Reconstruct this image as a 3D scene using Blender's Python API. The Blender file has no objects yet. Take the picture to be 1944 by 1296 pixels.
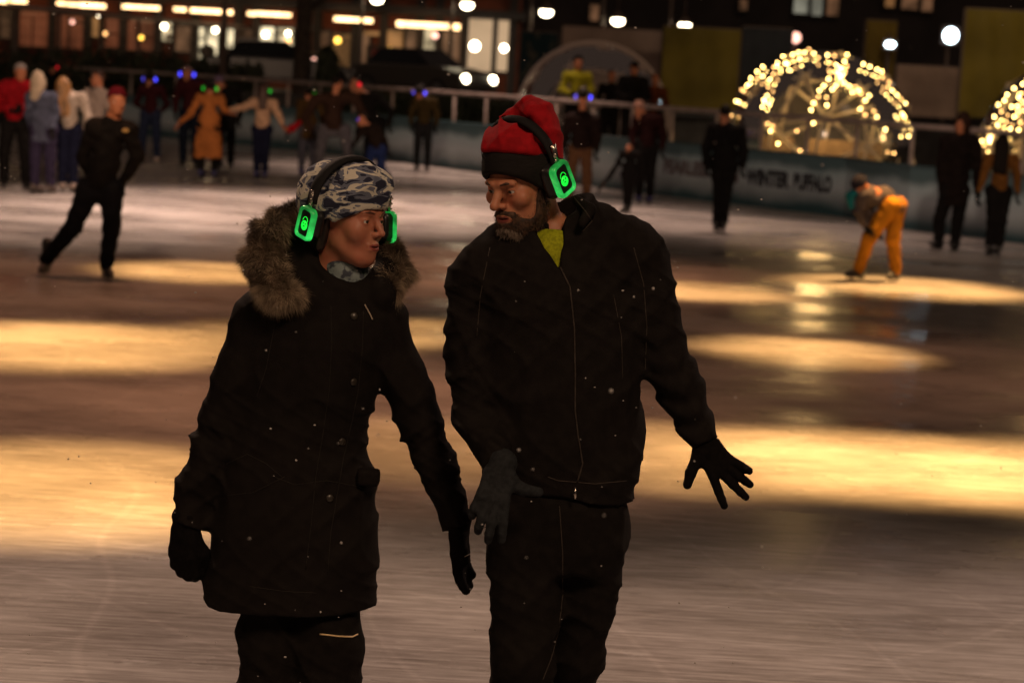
import bpy, math, random
import numpy as np
from mathutils import Vector, Matrix
from mathutils.bvhtree import BVHTree
random.seed(7); rng = np.random.default_rng(7)
SC = bpy.context.scene
COL = SC.collection
# ------------------------------------------------------------------ camera
FPX = 4000.0; CZ = 2.05
PITCH = math.atan(507/FPX); ROLL = math.radians(3.1)
Fv = Vector((0, math.cos(PITCH), -math.sin(PITCH)))
U0 = Vector((0, math.sin(PITCH), math.cos(PITCH))); R0 = Vector((1, 0, 0))
Rv = R0*math.cos(ROLL) + U0*math.sin(ROLL)
Uv = U0*math.cos(ROLL) - R0*math.sin(ROLL)
cam = bpy.data.cameras.new('camera'); camo = bpy.data.objects.new('camera', cam); COL.objects.link(camo)
camo.matrix_world = Matrix(((Rv.x, Uv.x, -Fv.x, 0), (Rv.y, Uv.y, -Fv.y, 0), (Rv.z, Uv.z, -Fv.z, CZ), (0, 0, 0, 1)))
cam.sensor_width = 23.5; cam.lens = 23.5*FPX/1944
cam.clip_start = 0.1; cam.clip_end = 400
cam.dof.use_dof = True; cam.dof.focus_distance = 5.5; cam.dof.aperture_fstop = 2.6
SC.camera = camo
# ------------------------------------------------------------------ world (night), moon-weak key, exposure
w = bpy.data.worlds.new('World'); SC.world = w; w.use_nodes = True
nt = w.node_tree; bg = nt.nodes['Background']
sky = nt.nodes.new('ShaderNodeTexSky'); sky.sky_type = 'NISHITA'; sky.sun_disc = False
sky.sun_elevation = math.radians(-4); sky.sun_rotation = math.radians(200)
mx = nt.nodes.new('ShaderNodeMix'); mx.data_type = 'RGBA'; mx.blend_type = 'ADD'; mx.inputs[0].default_value = 1
mx.inputs[7].default_value = (.62, .40, .30, 1)          # city glow on the night cloud
nt.links.new(sky.outputs[0], mx.inputs[6]); nt.links.new(mx.outputs[2], bg.inputs[0])
bg.inputs[1].default_value = 0.055
sun = bpy.data.lights.new('key_light', 'SUN'); sun.energy = 0.10; sun.angle = math.radians(12); sun.color = (1, .66, .42)
so = bpy.data.objects.new('key_light', sun); COL.objects.link(so)
so.rotation_euler = (math.radians(48), 0, math.radians(28))
SC.view_settings.view_transform = 'Standard'; SC.view_settings.look = 'None'
SC.view_settings.exposure = 0; SC.view_settings.gamma = 1
SC.cycles.max_bounces = 6; SC.cycles.transparent_max_bounces = 16
SC.cycles.sample_clamp_indirect = 4.0
try: SC.cycles.use_denoising = True
except Exception: pass

def ray(px, py):
    return (Fv + Rv*((px-972)/FPX) + Uv*((648-py)/FPX))
def W(px, py, Y):
    d = ray(px, py); t = Y/d.y
    return Vector((d.x*t, Y, CZ + d.z*t))
def G(px, py):
    d = ray(px, py); t = -CZ/d.z
    return Vector((d.x*t, d.y*t, 0))
def spot(name, x, y, tx, ty, power, size, blend, z=7.0, color=(1, .66, .30), r=.12):
    l = bpy.data.lights.new(name, 'SPOT'); l.energy = power; l.color = color; l.spot_size = math.radians(size); l.spot_blend = blend
    l.shadow_soft_size = r
    o = bpy.data.objects.new(name, l); COL.objects.link(o); o.location = (x, y, z)
    o.rotation_euler = (Vector((tx, ty, 0))-Vector((x, y, z))).to_track_quat('-Z', 'Y').to_euler()
    return o
# overhead spotlights make golden pools; the widest cones are added halos warming the ice
GOLD = (1, .53, .175)
for (px, py, pw, sz, bl) in [
        (130, 655, 2500, 27, 1), (110, 925, 2000, 26, 1), (390, 517, 2000, 22, 1), (560, 640, 900, 22, 1),
        (1730, 546, 2700, 28, 1), (1330, 553, 1600, 22, 1), (1540, 668, 1900, 20, 1),
        (1680, 880, 2300, 24, 1), (1330, 865, 1300, 24, 1), (2050, 905, 1700, 26, 1), (800, 630, 900, 20, 1), (820, 850, 500, 22, 1),
        (150, 700, 150, 66, 1), (1600, 700, 110, 66, 1), (750, 800, 240, 54, 1), (1000, 520, 360, 66, 1), (150, 540, 200, 60, 1)]:
    g = G(px, py); spot('rink_spot_and_halo', g.x+1.0, g.y+.5, g.x, g.y, pw*3.9, sz*.92, bl, 7, GOLD if sz < 50 else (1, .43, .22))
PINK = (1, .66, .51)
for (px, py, pw, sz) in [(520, 395, 20000, 50), (1000, 395, 12000, 46), (100, 410, 12000, 46), (1500, 440, 5500, 40), (900, 330, 11000, 56)]:
    g = G(px, py); spot('rink_floodlight', g.x, g.y+2, g.x, g.y, pw*.52, sz, .9, 11, PINK, .5)
# unseen fills added before and behind the couple to brighten them and near ice
spot('near_fill', 2.8, -2.5, .1, 5.2, 1800, 36, .9, 8.5, (1, .64, .40), 1.3)
spot('near_fill', -4.5, 2.5, -.2, 5.8, 200, 40, .8, 6, (1, .62, .38), .35)
spot('near_fill', -3.5, 12, -1.2, 6.6, 2000, 42, 1, 6, (1, .64, .46), .5)
spot('near_fill', 5, 12, 1.9, 6.6, 1700, 42, 1, 6, (1, .66, .50), .5)
# unseen fills added to brighten the skaters' near sides and the boards
spot('side_fill', -3.0, 7, -5.0, 36, 9000, 34, .9, 7.5, (1, .66, .44), .5)
spot('side_fill', 3.0, 8, 8.5, 36, 5000, 32, .9, 7.5, (1, .70, .50), .5)
spot('banner_fill', 9, 44, 12, 62, 1500, 80, .8, 9, (1, .72, .45), .5)  # unseen fill added to brighten the banner fronts

# ------------------------------------------------------------------ materials
MATS = {}
def mat(name, col=(.5, .5, .5), rough=.6, metal=0, emit=None, estr=0, noise=0, nscale=40, bump=0, bscale=200, col2=None, spec=.5, sheen=0, alpha=1, stretch=None, obj=True, contrast=(.4, .6), bdist=.002):
    if name in MATS: return MATS[name]
    m = bpy.data.materials.new(name); m.use_nodes = True; t = m.node_tree; p = t.nodes['Principled BSDF']
    p.inputs['Base Color'].default_value = (*col, 1); p.inputs['Roughness'].default_value = rough
    p.inputs['Metallic'].default_value = metal; p.inputs['Specular IOR Level'].default_value = spec
    if sheen: p.inputs['Sheen Weight'].default_value = sheen; p.inputs['Sheen Roughness'].default_value = .5
    if emit: p.inputs['Emission Color'].default_value = (*emit, 1); p.inputs['Emission Strength'].default_value = estr
    if alpha < 1: p.inputs['Alpha'].default_value = alpha
    tc = t.nodes.new('ShaderNodeTexCoord'); mp = t.nodes.new('ShaderNodeMapping')
    t.links.new(tc.outputs['Object'], mp.inputs[0])
    if stretch: mp.inputs['Scale'].default_value = stretch
    if noise or col2:
        n = t.nodes.new('ShaderNodeTexNoise'); n.inputs['Scale'].default_value = nscale; n.inputs['Detail'].default_value = 5
        t.links.new(mp.outputs[0], n.inputs[0])
        r = t.nodes.new('ShaderNodeValToRGB'); c2 = col2 or tuple(c*(1-noise) for c in col)
        r.color_ramp.elements[0].position = contrast[0]; r.color_ramp.elements[1].position = contrast[1]
        r.color_ramp.elements[0].color = (*c2, 1); r.color_ramp.elements[1].color = (*col, 1)
        t.links.new(n.outputs[0], r.inputs[0]); t.links.new(r.outputs[0], p.inputs['Base Color'])
        if emit and estr:
            r2 = t.nodes.new('ShaderNodeValToRGB'); r2.color_ramp.elements[0].position = contrast[0]; r2.color_ramp.elements[1].position = contrast[1]
            r2.color_ramp.elements[0].color = (*[e*(1-noise) for e in emit], 1); r2.color_ramp.elements[1].color = (*emit, 1)
            t.links.new(n.outputs[0], r2.inputs[0]); t.links.new(r2.outputs[0], p.inputs['Emission Color'])
    if bump:
        n = t.nodes.new('ShaderNodeTexNoise'); n.inputs['Scale'].default_value = bscale; n.inputs['Detail'].default_value = 6
        t.links.new(mp.outputs[0], n.inputs[0]); b = t.nodes.new('ShaderNodeBump'); b.inputs['Strength'].default_value = bump
        b.inputs['Distance'].default_value = bdist
        t.links.new(n.outputs[0], b.inputs['Height']); t.links.new(b.outputs[0], p.inputs['Normal'])
    MATS[name] = m
    return m
def cloth(name, col, **k):
    k.setdefault('rough', .85); k.setdefault('noise', .3); k.setdefault('nscale', 60); k.setdefault('bump', .5); k.setdefault('bscale', 350); k.setdefault('spec', .2)
    return mat('cloth_'+name, col, **k)
def glow(name, col, s): return mat('glow_'+name, col, .4, emit=col, estr=s)

# ------------------------------------------------------------------ object helpers
BASE = {}
def thing(name, label, cat, loc=(0, 0, 0), group=None):
    o = bpy.data.objects.new(name, None); o.empty_display_size = .2; COL.objects.link(o); o.location = loc
    o['label'] = label; o['category'] = cat
    if group: o['group'] = group
    BASE[o.name] = Vector(loc); return o
def mesh_obj(name, V, Fc, m, parent=None, smooth=True, loc=None, label=None, sharp=None):
    base = BASE[parent.name] if parent is not None else Vector(loc or (0, 0, 0))
    V = np.asarray(V, dtype=np.float64).reshape(-1, 3) - np.array(base)
    me = bpy.data.meshes.new(name); me.from_pydata(V.tolist(), [], [tuple(f) for f in (Fc.tolist() if hasattr(Fc, 'tolist') else Fc)]); me.update()
    if smooth: me.polygons.foreach_set('use_smooth', [True]*len(me.polygons))
    if sharp: me.set_sharp_from_angle(angle=math.radians(sharp))
    for mm in (m if isinstance(m, (list, tuple)) else [m]): me.materials.append(mm)
    o = bpy.data.objects.new(name, me); COL.objects.link(o)
    if parent is not None: o.parent = parent
    else: o.location = base
    if label: o['label'] = label
    BASE[o.name] = base; return o
def tag(o, label, cat, group=None):
    o['label'] = label; o['category'] = cat
    if group: o['group'] = group
    return o
class MB:
    def __init__(s): s.V = []; s.F = []
    def add(s, V, F):
        n = len(s.V); s.V += [tuple(v) for v in V]; s.F += [tuple(i+n for i in f) for f in F]; return s
    def box(s, c, d, ax=None):
        ax = ax or (Vector((1, 0, 0)), Vector((0, 1, 0)), Vector((0, 0, 1))); c = Vector(c)
        V = [c+ax[0]*(d[0]/2*i)+ax[1]*(d[1]/2*j)+ax[2]*(d[2]/2*k) for i in (-1, 1) for j in (-1, 1) for k in (-1, 1)]
        return s.add(V, [(0, 1, 3, 2), (4, 6, 7, 5), (0, 4, 5, 1), (2, 3, 7, 6), (0, 2, 6, 4), (1, 5, 7, 3)])
    def tube(s, pts, r, n=8, close=False, flat=None):
        pts = [Vector(p) for p in pts]; k = len(pts); rr = r if hasattr(r, '__len__') else [r]*k
        V = []; prev = None
        for i, p in enumerate(pts):
            if close: t = pts[(i+1) % k]-pts[i-1]
            else: t = pts[min(i+1, k-1)]-pts[max(i-1, 0)]
            t.normalize()
            if prev is None:
                a = Vector((0, 0, 1)) if abs(t.z) < .9 else Vector((1, 0, 0)); u = t.cross(a).normalized()
            else: u = (prev-t*prev.dot(t)).normalized()
            prev = u; v = t.cross(u)
            for j in range(n):
                a = 2*math.pi*j/n; V.append(p+(u*math.cos(a)+v*math.sin(a)*(flat or 1))*rr[i])
        F = []
        for i in range(k if close else k-1):
            for j in range(n):
                a = i*n+j; b = i*n+(j+1) % n; c = ((i+1) % k)*n+(j+1) % n; d = ((i+1) % k)*n+j; F.append((a, b, c, d))
        if not close: F += [tuple(range(n))[::-1], tuple((k-1)*n+j for j in range(n))]
        return s.add(V, F)
    def sphere(s, c, r, nu=10, nv=7):
        r = r if hasattr(r, '__len__') else (r, r, r); c = Vector(c); V = [c+Vector((0, 0, r[2]))]
        for i in range(1, nv):
            th = math.pi*i/nv
            for j in range(nu):
                ph = 2*math.pi*j/nu; V.append(c+Vector((r[0]*math.sin(th)*math.cos(ph), r[1]*math.sin(th)*math.sin(ph), r[2]*math.cos(th))))
        V.append(c-Vector((0, 0, r[2]))); F = []
        for j in range(nu): F.append((0, 1+j, 1+(j+1) % nu)); F.append((len(V)-1, 1+(nv-2)*nu+(j+1) % nu, 1+(nv-2)*nu+j))
        for i in range(nv-2):
            for j in range(nu): a = 1+i*nu+j; b = 1+i*nu+(j+1) % nu; F.append((a, a+nu, b+nu, b))
        return s.add(V, F)
    def prism(s, poly, a, b):
        """polygon given as 3D points, extruded by vector a->b"""
        n = len(poly); V = [Vector(p)+Vector(a) for p in poly]+[Vector(p)+Vector(b) for p in poly]
        F = [tuple(range(n))[::-1], tuple(range(n, 2*n))]+[(i, (i+1) % n, n+(i+1) % n, n+i) for i in range(n)]
        return s.add(V, F)
    def obj(s, name, m, parent=None, smooth=False, **k):
        return mesh_obj(name, s.V, s.F, m, parent, smooth, **k)
def struct(o): o['kind'] = 'structure'; return o

# ------------------------------------------------------------------ signed distance toolkit
def ln(x, y, z): return np.sqrt(x*x+y*y+z*z)
def rc(P, a, b, ra, rb=None):
    rb = ra if rb is None else rb; X, Y, Z = P; a = np.array(a, float); b = np.array(b, float); d = b-a; q = max((d*d).sum(), 1e-9)
    x, y, z = X-a[0], Y-a[1], Z-a[2]; t = np.clip((x*d[0]+y*d[1]+z*d[2])/q, 0, 1)
    return ln(x-t*d[0], y-t*d[1], z-t*d[2])-(ra+(rb-ra)*t)
def chain(P, pts, rs, k=.02):
    d = None
    for i in range(len(pts)-1):
        e = rc(P, pts[i], pts[i+1], rs[i], rs[i+1]); d = e if d is None else smin(d, e, k)
    return d
def ell(P, c, r):
    x, y, z = P[0]-c[0], P[1]-c[1], P[2]-c[2]
    k0 = ln(x/r[0], y/r[1], z/r[2]); k1 = ln(x/r[0]**2, y/r[1]**2, z/r[2]**2)
    return k0*(k0-1)/np.maximum(k1, 1e-6)
def boxd(P, c, h, r=0):
    q = [np.abs(P[i]-c[i])-(h[i]-r) for i in range(3)]
    return ln(*[np.maximum(a, 0) for a in q])+np.minimum(np.maximum(np.maximum(q[0], q[1]), q[2]), 0)-r
def smin(a, b, k):
    h = np.maximum(k-np.abs(a-b), 0)/k; return np.minimum(a, b)-h*h*k*.25
def smax(a, b, k): return -smin(-a, -b, k)
def loft(P, rows, n=2.3):
    """rows: (z, cx, cy, rx, ry) low to high; superelliptic column"""
    rows = sorted(rows); A = np.array(rows, float); X, Y, Z = P
    cx, cy, rx, ry = [np.interp(Z, A[:, 0], A[:, i]) for i in (1, 2, 3, 4)]
    q = (np.abs((X-cx)/rx)**n+np.abs((Y-cy)/ry)**n)**(1/n)
    d = (q-1)*np.minimum(rx, ry)
    return smax(d, np.maximum(Z-A[-1, 0], A[0, 0]-Z), .03)
def snets(f, lo, hi, h):
    lo = np.array(lo, float); hi = np.array(hi, float); n = np.maximum(np.ceil((hi-lo)/h).astype(int)+1, 3)
    ax = [(lo[i]+h*np.arange(n[i])).astype(np.float32) for i in range(3)]
    P = (ax[0][:, None, None], ax[1][None, :, None], ax[2][None, None, :])
    v = np.broadcast_to(f(P), tuple(n)).astype(np.float32).copy()
    v[0] = v[-1] = np.maximum(v[0], 1e-3); v[0] = abs(v[0])+1e-4; v[-1] = abs(v[-1])+1e-4
    v[:, 0] = abs(v[:, 0])+1e-4; v[:, -1] = abs(v[:, -1])+1e-4; v[:, :, 0] = abs(v[:, :, 0])+1e-4; v[:, :, -1] = abs(v[:, :, -1])+1e-4
    s = v < 0
    c = np.zeros(tuple(n-1), np.int8)
    offs = [(i, j, k) for i in (0, 1) for j in (0, 1) for k in (0, 1)]
    def sl(a, o): return a[o[0]:o[0]+n[0]-1, o[1]:o[1]+n[1]-1, o[2]:o[2]+n[2]-1]
    for o in offs: c += sl(s, o)
    idx = np.argwhere((c > 0) & (c < 8))
    if len(idx) == 0: return np.zeros((0, 3)), np.zeros((0, 4), int)
    acc = np.zeros((len(idx), 3)); cnt = np.zeros(len(idx)); I, J, K = idx.T
    for a in offs:
        for ax_ in range(3):
            if a[ax_] == 0:
                b = list(a); b[ax_] = 1
                va = v[I+a[0], J+a[1], K+a[2]]; vb = v[I+b[0], J+b[1], K+b[2]]; m = (va < 0) != (vb < 0)
                t = np.where(m, va/np.where(m, va-vb, 1), 0); p = np.tile(np.array(a, float), (len(idx), 1)); p[:, ax_] = t
                acc += p*m[:, None]; cnt += m
    V = lo+(idx+acc/cnt[:, None])*h
    num = -np.ones(tuple(n-1), np.int64); num[I, J, K] = np.arange(len(idx)); Fs = []
    for ax_ in range(3):
        sa = [slice(0, None)]*3; sb = [slice(0, None)]*3; sa[ax_] = slice(0, -1); sb[ax_] = slice(1, None)
        m = s[tuple(sa)] != s[tuple(sb)]; e = np.argwhere(m); u, w_ = (ax_+1) % 3, (ax_+2) % 3
        e = e[(e[:, u] > 0) & (e[:, w_] > 0) & (e[:, u] < n[u]-1) & (e[:, w_] < n[w_]-1)]
        if not len(e): continue
        def q(du, dw):
            g = e.copy(); g[:, u] += du; g[:, w_] += dw; return num[g[:, 0], g[:, 1], g[:, 2]]
        quad = np.stack([q(-1, -1), q(0, -1), q(0, 0), q(-1, 0)], 1)
        ins = s[e[:, 0], e[:, 1], e[:, 2]]; quad[~ins] = quad[~ins][:, ::-1]; Fs.append(quad)
    return V, np.concatenate(Fs)
def merge(*VF):
    Vs = []; Fs = []; n = 0
    for V, F in VF:
        Vs.append(np.asarray(V)); Fs += (np.asarray(F)+n).tolist(); n += len(V)
    return np.concatenate(Vs), Fs
def bounds(pts, r):
    A = np.array([tuple(p) for p in pts]); return A.min(0)-r, A.max(0)+r
# ================================================================== SETTING
# ice: scraped, partly wet sheet
def ice_material():
    m = bpy.data.materials.new('ice'); m.use_nodes = True; t = m.node_tree; p = t.nodes['Principled BSDF']; L = t.links.new
    tc = t.nodes.new('ShaderNodeTexCoord')
    def noise(scale, sx, sy, rot=0, det=5, rough=.6):
        mp = t.nodes.new('ShaderNodeMapping'); mp.inputs['Scale'].default_value = (sx, sy, 1); mp.inputs['Rotation'].default_value = (0, 0, rot)
        n = t.nodes.new('ShaderNodeTexNoise'); n.inputs['Scale'].default_value = scale; n.inputs['Detail'].default_value = det; n.inputs['Roughness'].default_value = rough
        L(tc.outputs['Object'], mp.inputs[0]); L(mp.outputs[0], n.inputs[0]); return n.outputs[0]
    def ramp(x, a, b, c0, c1):
        r = t.nodes.new('ShaderNodeValToRGB'); e = r.color_ramp.elements; e[0].position = a; e[1].position = b
        e[0].color = (*c0, 1); e[1].color = (*c1, 1); L(x, r.inputs[0]); return r.outputs[0]
    def mix(a, b, f, mode='MIX'):
        n = t.nodes.new('ShaderNodeMix'); n.data_type = 'RGBA'; n.blend_type = mode
        if hasattr(f, 'is_linked'): L(f, n.inputs[0])
        else: n.inputs[0].default_value = f
        L(a, n.inputs[6]); L(b, n.inputs[7]); return n.outputs[2]
    big = ramp(noise(.35, 1, 2.2, 0, 4), .35, .65, (.40, .38, .37), (.66, .64, .63))
    scr = ramp(noise(2.6, 1, 20, .95, 9, .78), .42, .58, (.55, .53, .51), (1, 1, 1))
    scr2 = ramp(noise(2.2, 1, 24, 1.30, 9, .78), .41, .60, (.60, .58, .56), (1, 1, 1))
    snow = ramp(noise(2.2, 1, 1.6, .3, 9, .72), .60, .70, (0, 0, 0), (1, 1, 1))
    c = mix(big, scr, 1, 'MULTIPLY'); c = mix(c, scr2, 1, 'MULTIPLY')
    for (sc_, rot_, off_, seed_) in ((.16, .5, 3, 11), (.13, 1.9, 7, 3), (.19, 2.8, 5, 31)):     # curved blade cuts
        mp = t.nodes.new('ShaderNodeMapping'); mp.inputs['Rotation'].default_value = (0, 0, rot_); mp.inputs['Location'].default_value = (off_, seed_, 0); wv = t.nodes.new('ShaderNodeTexWave')
        wv.inputs['Scale'].default_value = sc_*2; wv.inputs['Distortion'].default_value = 16; wv.inputs['Detail'].default_value = 2; wv.inputs['Detail Scale'].default_value = .35; wv.inputs['Detail Roughness'].default_value = .45
        L(tc.outputs['Object'], mp.inputs[0]); L(mp.outputs[0], wv.inputs[0]); c = mix(c, ramp(wv.outputs[1], .9965, .9999, (1, 1, 1), (1.12, 1.12, 1.12)), 1, 'MULTIPLY')
    white = t.nodes.new('ShaderNodeRGB'); white.outputs[0].default_value = (.78, .78, .78, 1)
    n = t.nodes.new('ShaderNodeMix'); n.data_type = 'RGBA'; L(c, n.inputs[6]); L(white.outputs[0], n.inputs[7])
    mm = t.nodes.new('ShaderNodeMath'); mm.operation = 'MULTIPLY'; mm.inputs[1].default_value = .35; L(snow, mm.inputs[0]); L(mm.outputs[0], n.inputs[0])
    L(n.outputs[2], p.inputs['Base Color'])
    rr = ramp(noise(.5, 1, 1.8, .1, 5), .40, .62, (.14, .14, .14), (.52, .52, .52)); L(rr, p.inputs['Roughness'])
    p.inputs['IOR'].default_value = 1.31
    b = t.nodes.new('ShaderNodeBump'); b.inputs['Strength'].default_value = .35; b.inputs['Distance'].default_value = .004
    bn = mix(noise(14, 1, 9, 1.1, 8, .75), noise(3, 1, 1, 0, 6), .5); L(bn, b.inputs['Height']); L(b.outputs[0], p.inputs['Normal'])
    return m
ICE = ice_material()
BP = [(-900, 200), (-300, 215), (60, 236), (330, 262), (560, 284), (740, 306), (900, 326), (1115, 353), (1250, 371), (1600, 412), (1720, 436), (1944, 463), (2400, 545), (3000, 760)]
bpts = [G(*p) for p in BP]
# smooth rink edge
poly = [Vector((-30, -12, 0))]+bpts+[Vector((30, bpts[-1].y, 0)), Vector((30, -12, 0))]
mesh_obj('ice', [(p.x, p.y, 0) for p in poly], [tuple(range(len(poly)))[::-1]], ICE, smooth=False, loc=(0, 0, 0))
struct(bpy.data.objects['ice'])
ASPH = mat('asphalt', (.05, .047, .045), .8, noise=.4, nscale=3, bump=.4, bscale=60)
struct(MB().add([(-300, -60, -.06), (300, -60, -.06), (300, 330, -.06), (-300, 330, -.06)], [(0, 1, 2, 3)]).obj('ground', ASPH))

# ---- rink boards
def board_mat():
    m = bpy.data.materials.new('board_paint'); m.use_nodes = True; t = m.node_tree; p = t.nodes['Principled BSDF']; L = t.links.new
    tc = t.nodes.new('ShaderNodeTexCoord'); sp = t.nodes.new('ShaderNodeSeparateXYZ'); L(tc.outputs['Object'], sp.inputs[0])
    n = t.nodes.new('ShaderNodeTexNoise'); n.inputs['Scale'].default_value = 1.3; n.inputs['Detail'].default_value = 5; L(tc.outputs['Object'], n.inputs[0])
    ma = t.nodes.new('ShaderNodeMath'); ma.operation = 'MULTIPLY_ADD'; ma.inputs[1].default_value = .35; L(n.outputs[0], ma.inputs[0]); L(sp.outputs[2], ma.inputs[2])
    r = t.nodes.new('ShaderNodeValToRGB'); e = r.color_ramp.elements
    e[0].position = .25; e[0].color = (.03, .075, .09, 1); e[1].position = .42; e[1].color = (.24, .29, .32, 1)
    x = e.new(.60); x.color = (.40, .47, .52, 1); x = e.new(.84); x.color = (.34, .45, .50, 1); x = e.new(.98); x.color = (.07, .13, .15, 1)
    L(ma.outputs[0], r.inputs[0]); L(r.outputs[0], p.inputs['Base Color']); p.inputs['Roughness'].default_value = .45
    return m
BOARD = board_mat(); GREY = mat('galvanised', (.42, .34, .31), .45, metal=.3, noise=.3, nscale=6)
def path_pts(pts, step):
    out = []; 
    for a, b in zip(pts[:-1], pts[1:]):
        n = max(1, int(round((b-a).length/step)))
        for i in range(n): out.append((a.lerp(b, i/n), (b-a).normalized()))
    return out
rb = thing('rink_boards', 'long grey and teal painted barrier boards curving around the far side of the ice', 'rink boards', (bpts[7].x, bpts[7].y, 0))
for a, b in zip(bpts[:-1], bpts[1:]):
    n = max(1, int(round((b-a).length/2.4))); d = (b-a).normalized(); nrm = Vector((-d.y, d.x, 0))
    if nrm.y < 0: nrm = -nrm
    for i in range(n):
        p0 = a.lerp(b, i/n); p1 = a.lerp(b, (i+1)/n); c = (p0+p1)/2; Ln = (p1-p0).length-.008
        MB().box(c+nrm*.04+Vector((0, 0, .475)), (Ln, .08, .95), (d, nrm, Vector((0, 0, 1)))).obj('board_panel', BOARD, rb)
TEAL = mat('teal_paint', (.035, .08, .095), .5, noise=.3, nscale=3)
MB().tube([p+Vector((0, .04, .965)) for p in bpts], .03, 6).obj('cap_rail', TEAL, rb, smooth=True)
# writing on the boards
def writing(txt, px0, px1, size, parent, m, zc=.52):
    a, b = bpts[8], bpts[9]
    def on(px):
        r = ray(px, 380); d = b-a; k = (-(a.x)*r.y+(a.y)*r.x)/(d.x*r.y-d.y*r.x); return a+d*k
    p0, p1 = on(px0), on(px1); d = (p1-p0).normalized(); nrm = Vector((d.y, -d.x, 0))
    if nrm.y > 0: nrm = -nrm
    cu = bpy.data.curves.new('t', 'FONT'); cu.body = txt; cu.size = size*1.12; cu.extrude = .002; cu.offset = .022
    to = bpy.data.objects.new('t', cu); COL.objects.link(to); bpy.context.view_layer.update()
    me = to.evaluated_get(bpy.context.evaluated_depsgraph_get()).to_mesh()
    V = np.array([v.co[:] for v in me.vertices]); F = [tuple(p.vertices) for p in me.polygons]
    wd = V[:, 0].max()-V[:, 0].min(); V[:, 0] = (V[:, 0]-V[:, 0].min())*((p1-p0).length/wd); V[:, 1] -= V[:, 1].max()/2
    out = [tuple(p0+d*v[0]+Vector((0, 0, zc+v[1]))+nrm*(.004+v[2])) for v in V]
    COL.objects.unlink(to); bpy.data.objects.remove(to)
    return mesh_obj('lettering', out, F, m, parent, smooth=False)
INK = mat('dark_ink', (.02, .022, .03), .6); INK2 = mat('faded_ink', (.13, .11, .12), .6)
writing('FEARLESS', 1256, 1342, .30, rb, INK2, .56); writing('S', 1390, 1400, .30, rb, INK2)
writing('WINTER', 1413, 1497, .32, rb, INK); writing('BUFFALO', 1504, 1577, .32, rb, INK)

# ---- railing behind the boards
RP = [(-500, 92), (0, 118), (250, 133), (486, 148), (701, 164), (972, 184), (1364, 214), (1640, 232), (1800, 242), (1944, 253), (2300, 290)]
def railpt(px, py):   # railing 1.6 m high
    d = ray(px, py); t = (1.6-CZ)/d.z; return Vector((d.x*t, d.y*t, 1.6))
# the rail follows the boards 0.25 m behind them
def off(px):
    r = ray(px, 300); best = None
    for a, b in zip(bpts[:-1], bpts[1:]):
        d = b-a; den = (d.x*r.y-d.y*r.x)
        if abs(den) < 1e-9: continue
        k = (-(a.x)*r.y+(a.y)*r.x)/den
        if -.001 <= k <= 1.001: p = a+d*k; best = p if best is None or p.y > best.y else best
    n = None
    for a, b in zip(bpts[:-1], bpts[1:]):
        if min((best-a).length, (best-b).length) <= (b-a).length+.01: d = (b-a).normalized(); n = Vector((-d.y, d.x, 0)) if d.x > 0 else Vector((d.y, -d.x, 0)); break
    return best+n*.2
gr = thing('guard_railing', 'pinkish grey metal railing on posts behind the rink boards', 'railing', (bpts[7].x, bpts[7].y+.3, 0))
rl = [off(x) for x in range(-900, 2950, 110)]
MB().tube([p+Vector((0, 0, 1.58)) for p in rl], .042, 8).obj('top_rail', GREY, gr, smooth=True)
for x in [-40, 60, 180, 240, 318, 400, 468, 530, 590, 655, 728, 790, 843, 903, 968, 1036, 1105, 1180, 1255, 1340, 1425, 1514, 1608, 1713, 1818, 1925]:
    p = off(x); MB().tube([p, p+Vector((0, 0, 1.56))], .034, 8).obj('post', GREY, gr, smooth=True)

# ---- buildings and lights in the background (depth 55..95 m)
def rbox(px0, py0, px1, py1, Y, th=.15):
    """axis-aligned upright box that spans the pixel rectangle at depth Y"""
    cx, cy = (px0+px1)/2, (py0+py1)/2; c = W(cx, cy, Y); a = W(px0, cy, Y); b = W(px1, cy, Y); t = W(cx, py0, Y); bo = W(cx, py1, Y)
    return Vector((c.x, Y+th/2, c.z)), (abs(b.x-a.x), th, abs(t.z-bo.z))
BRICK = mat('brick', (.30, .085, .045), .85, col2=(.17, .05, .03), nscale=1.2, bump=.5, bscale=30)
PLAST = mat('render_wall', (.32, .20, .13), .8, noise=.4, nscale=.8)
DARKB = mat('dark_cladding', (.045, .035, .035), .7, noise=.4, nscale=.6)
FRAME = mat('window_frame', (.03, .025, .025), .5)
def lit(name, col, s, n=.5, sc=1.5): return mat('lit_'+name, (.1, .1, .1), .5, emit=col, estr=s, noise=n, nscale=sc, contrast=(.38, .58))
YB = 72.0
x0 = W(-330, 100, YB).x; x1 = W(985, 100, YB).x
shop = thing('brick_building', 'long red brick shop building with lit ground floor windows behind the fence at left', 'building', ((x0+x1)/2, YB+6, 0))
MB().box(((x0+x1)/2, YB+6, 5.5), (x1-x0, 11.6, 11.2)).obj('wall', BRICK, shop)
MB().box(((x0+x1)/2, YB-.5, 3.95), (x1-x0+.4, 1.6, .28)).obj('canopy', DARKB, shop)
STRIP = lit('strip', (1, .62, .28), 5.5, .3, 3)
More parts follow.
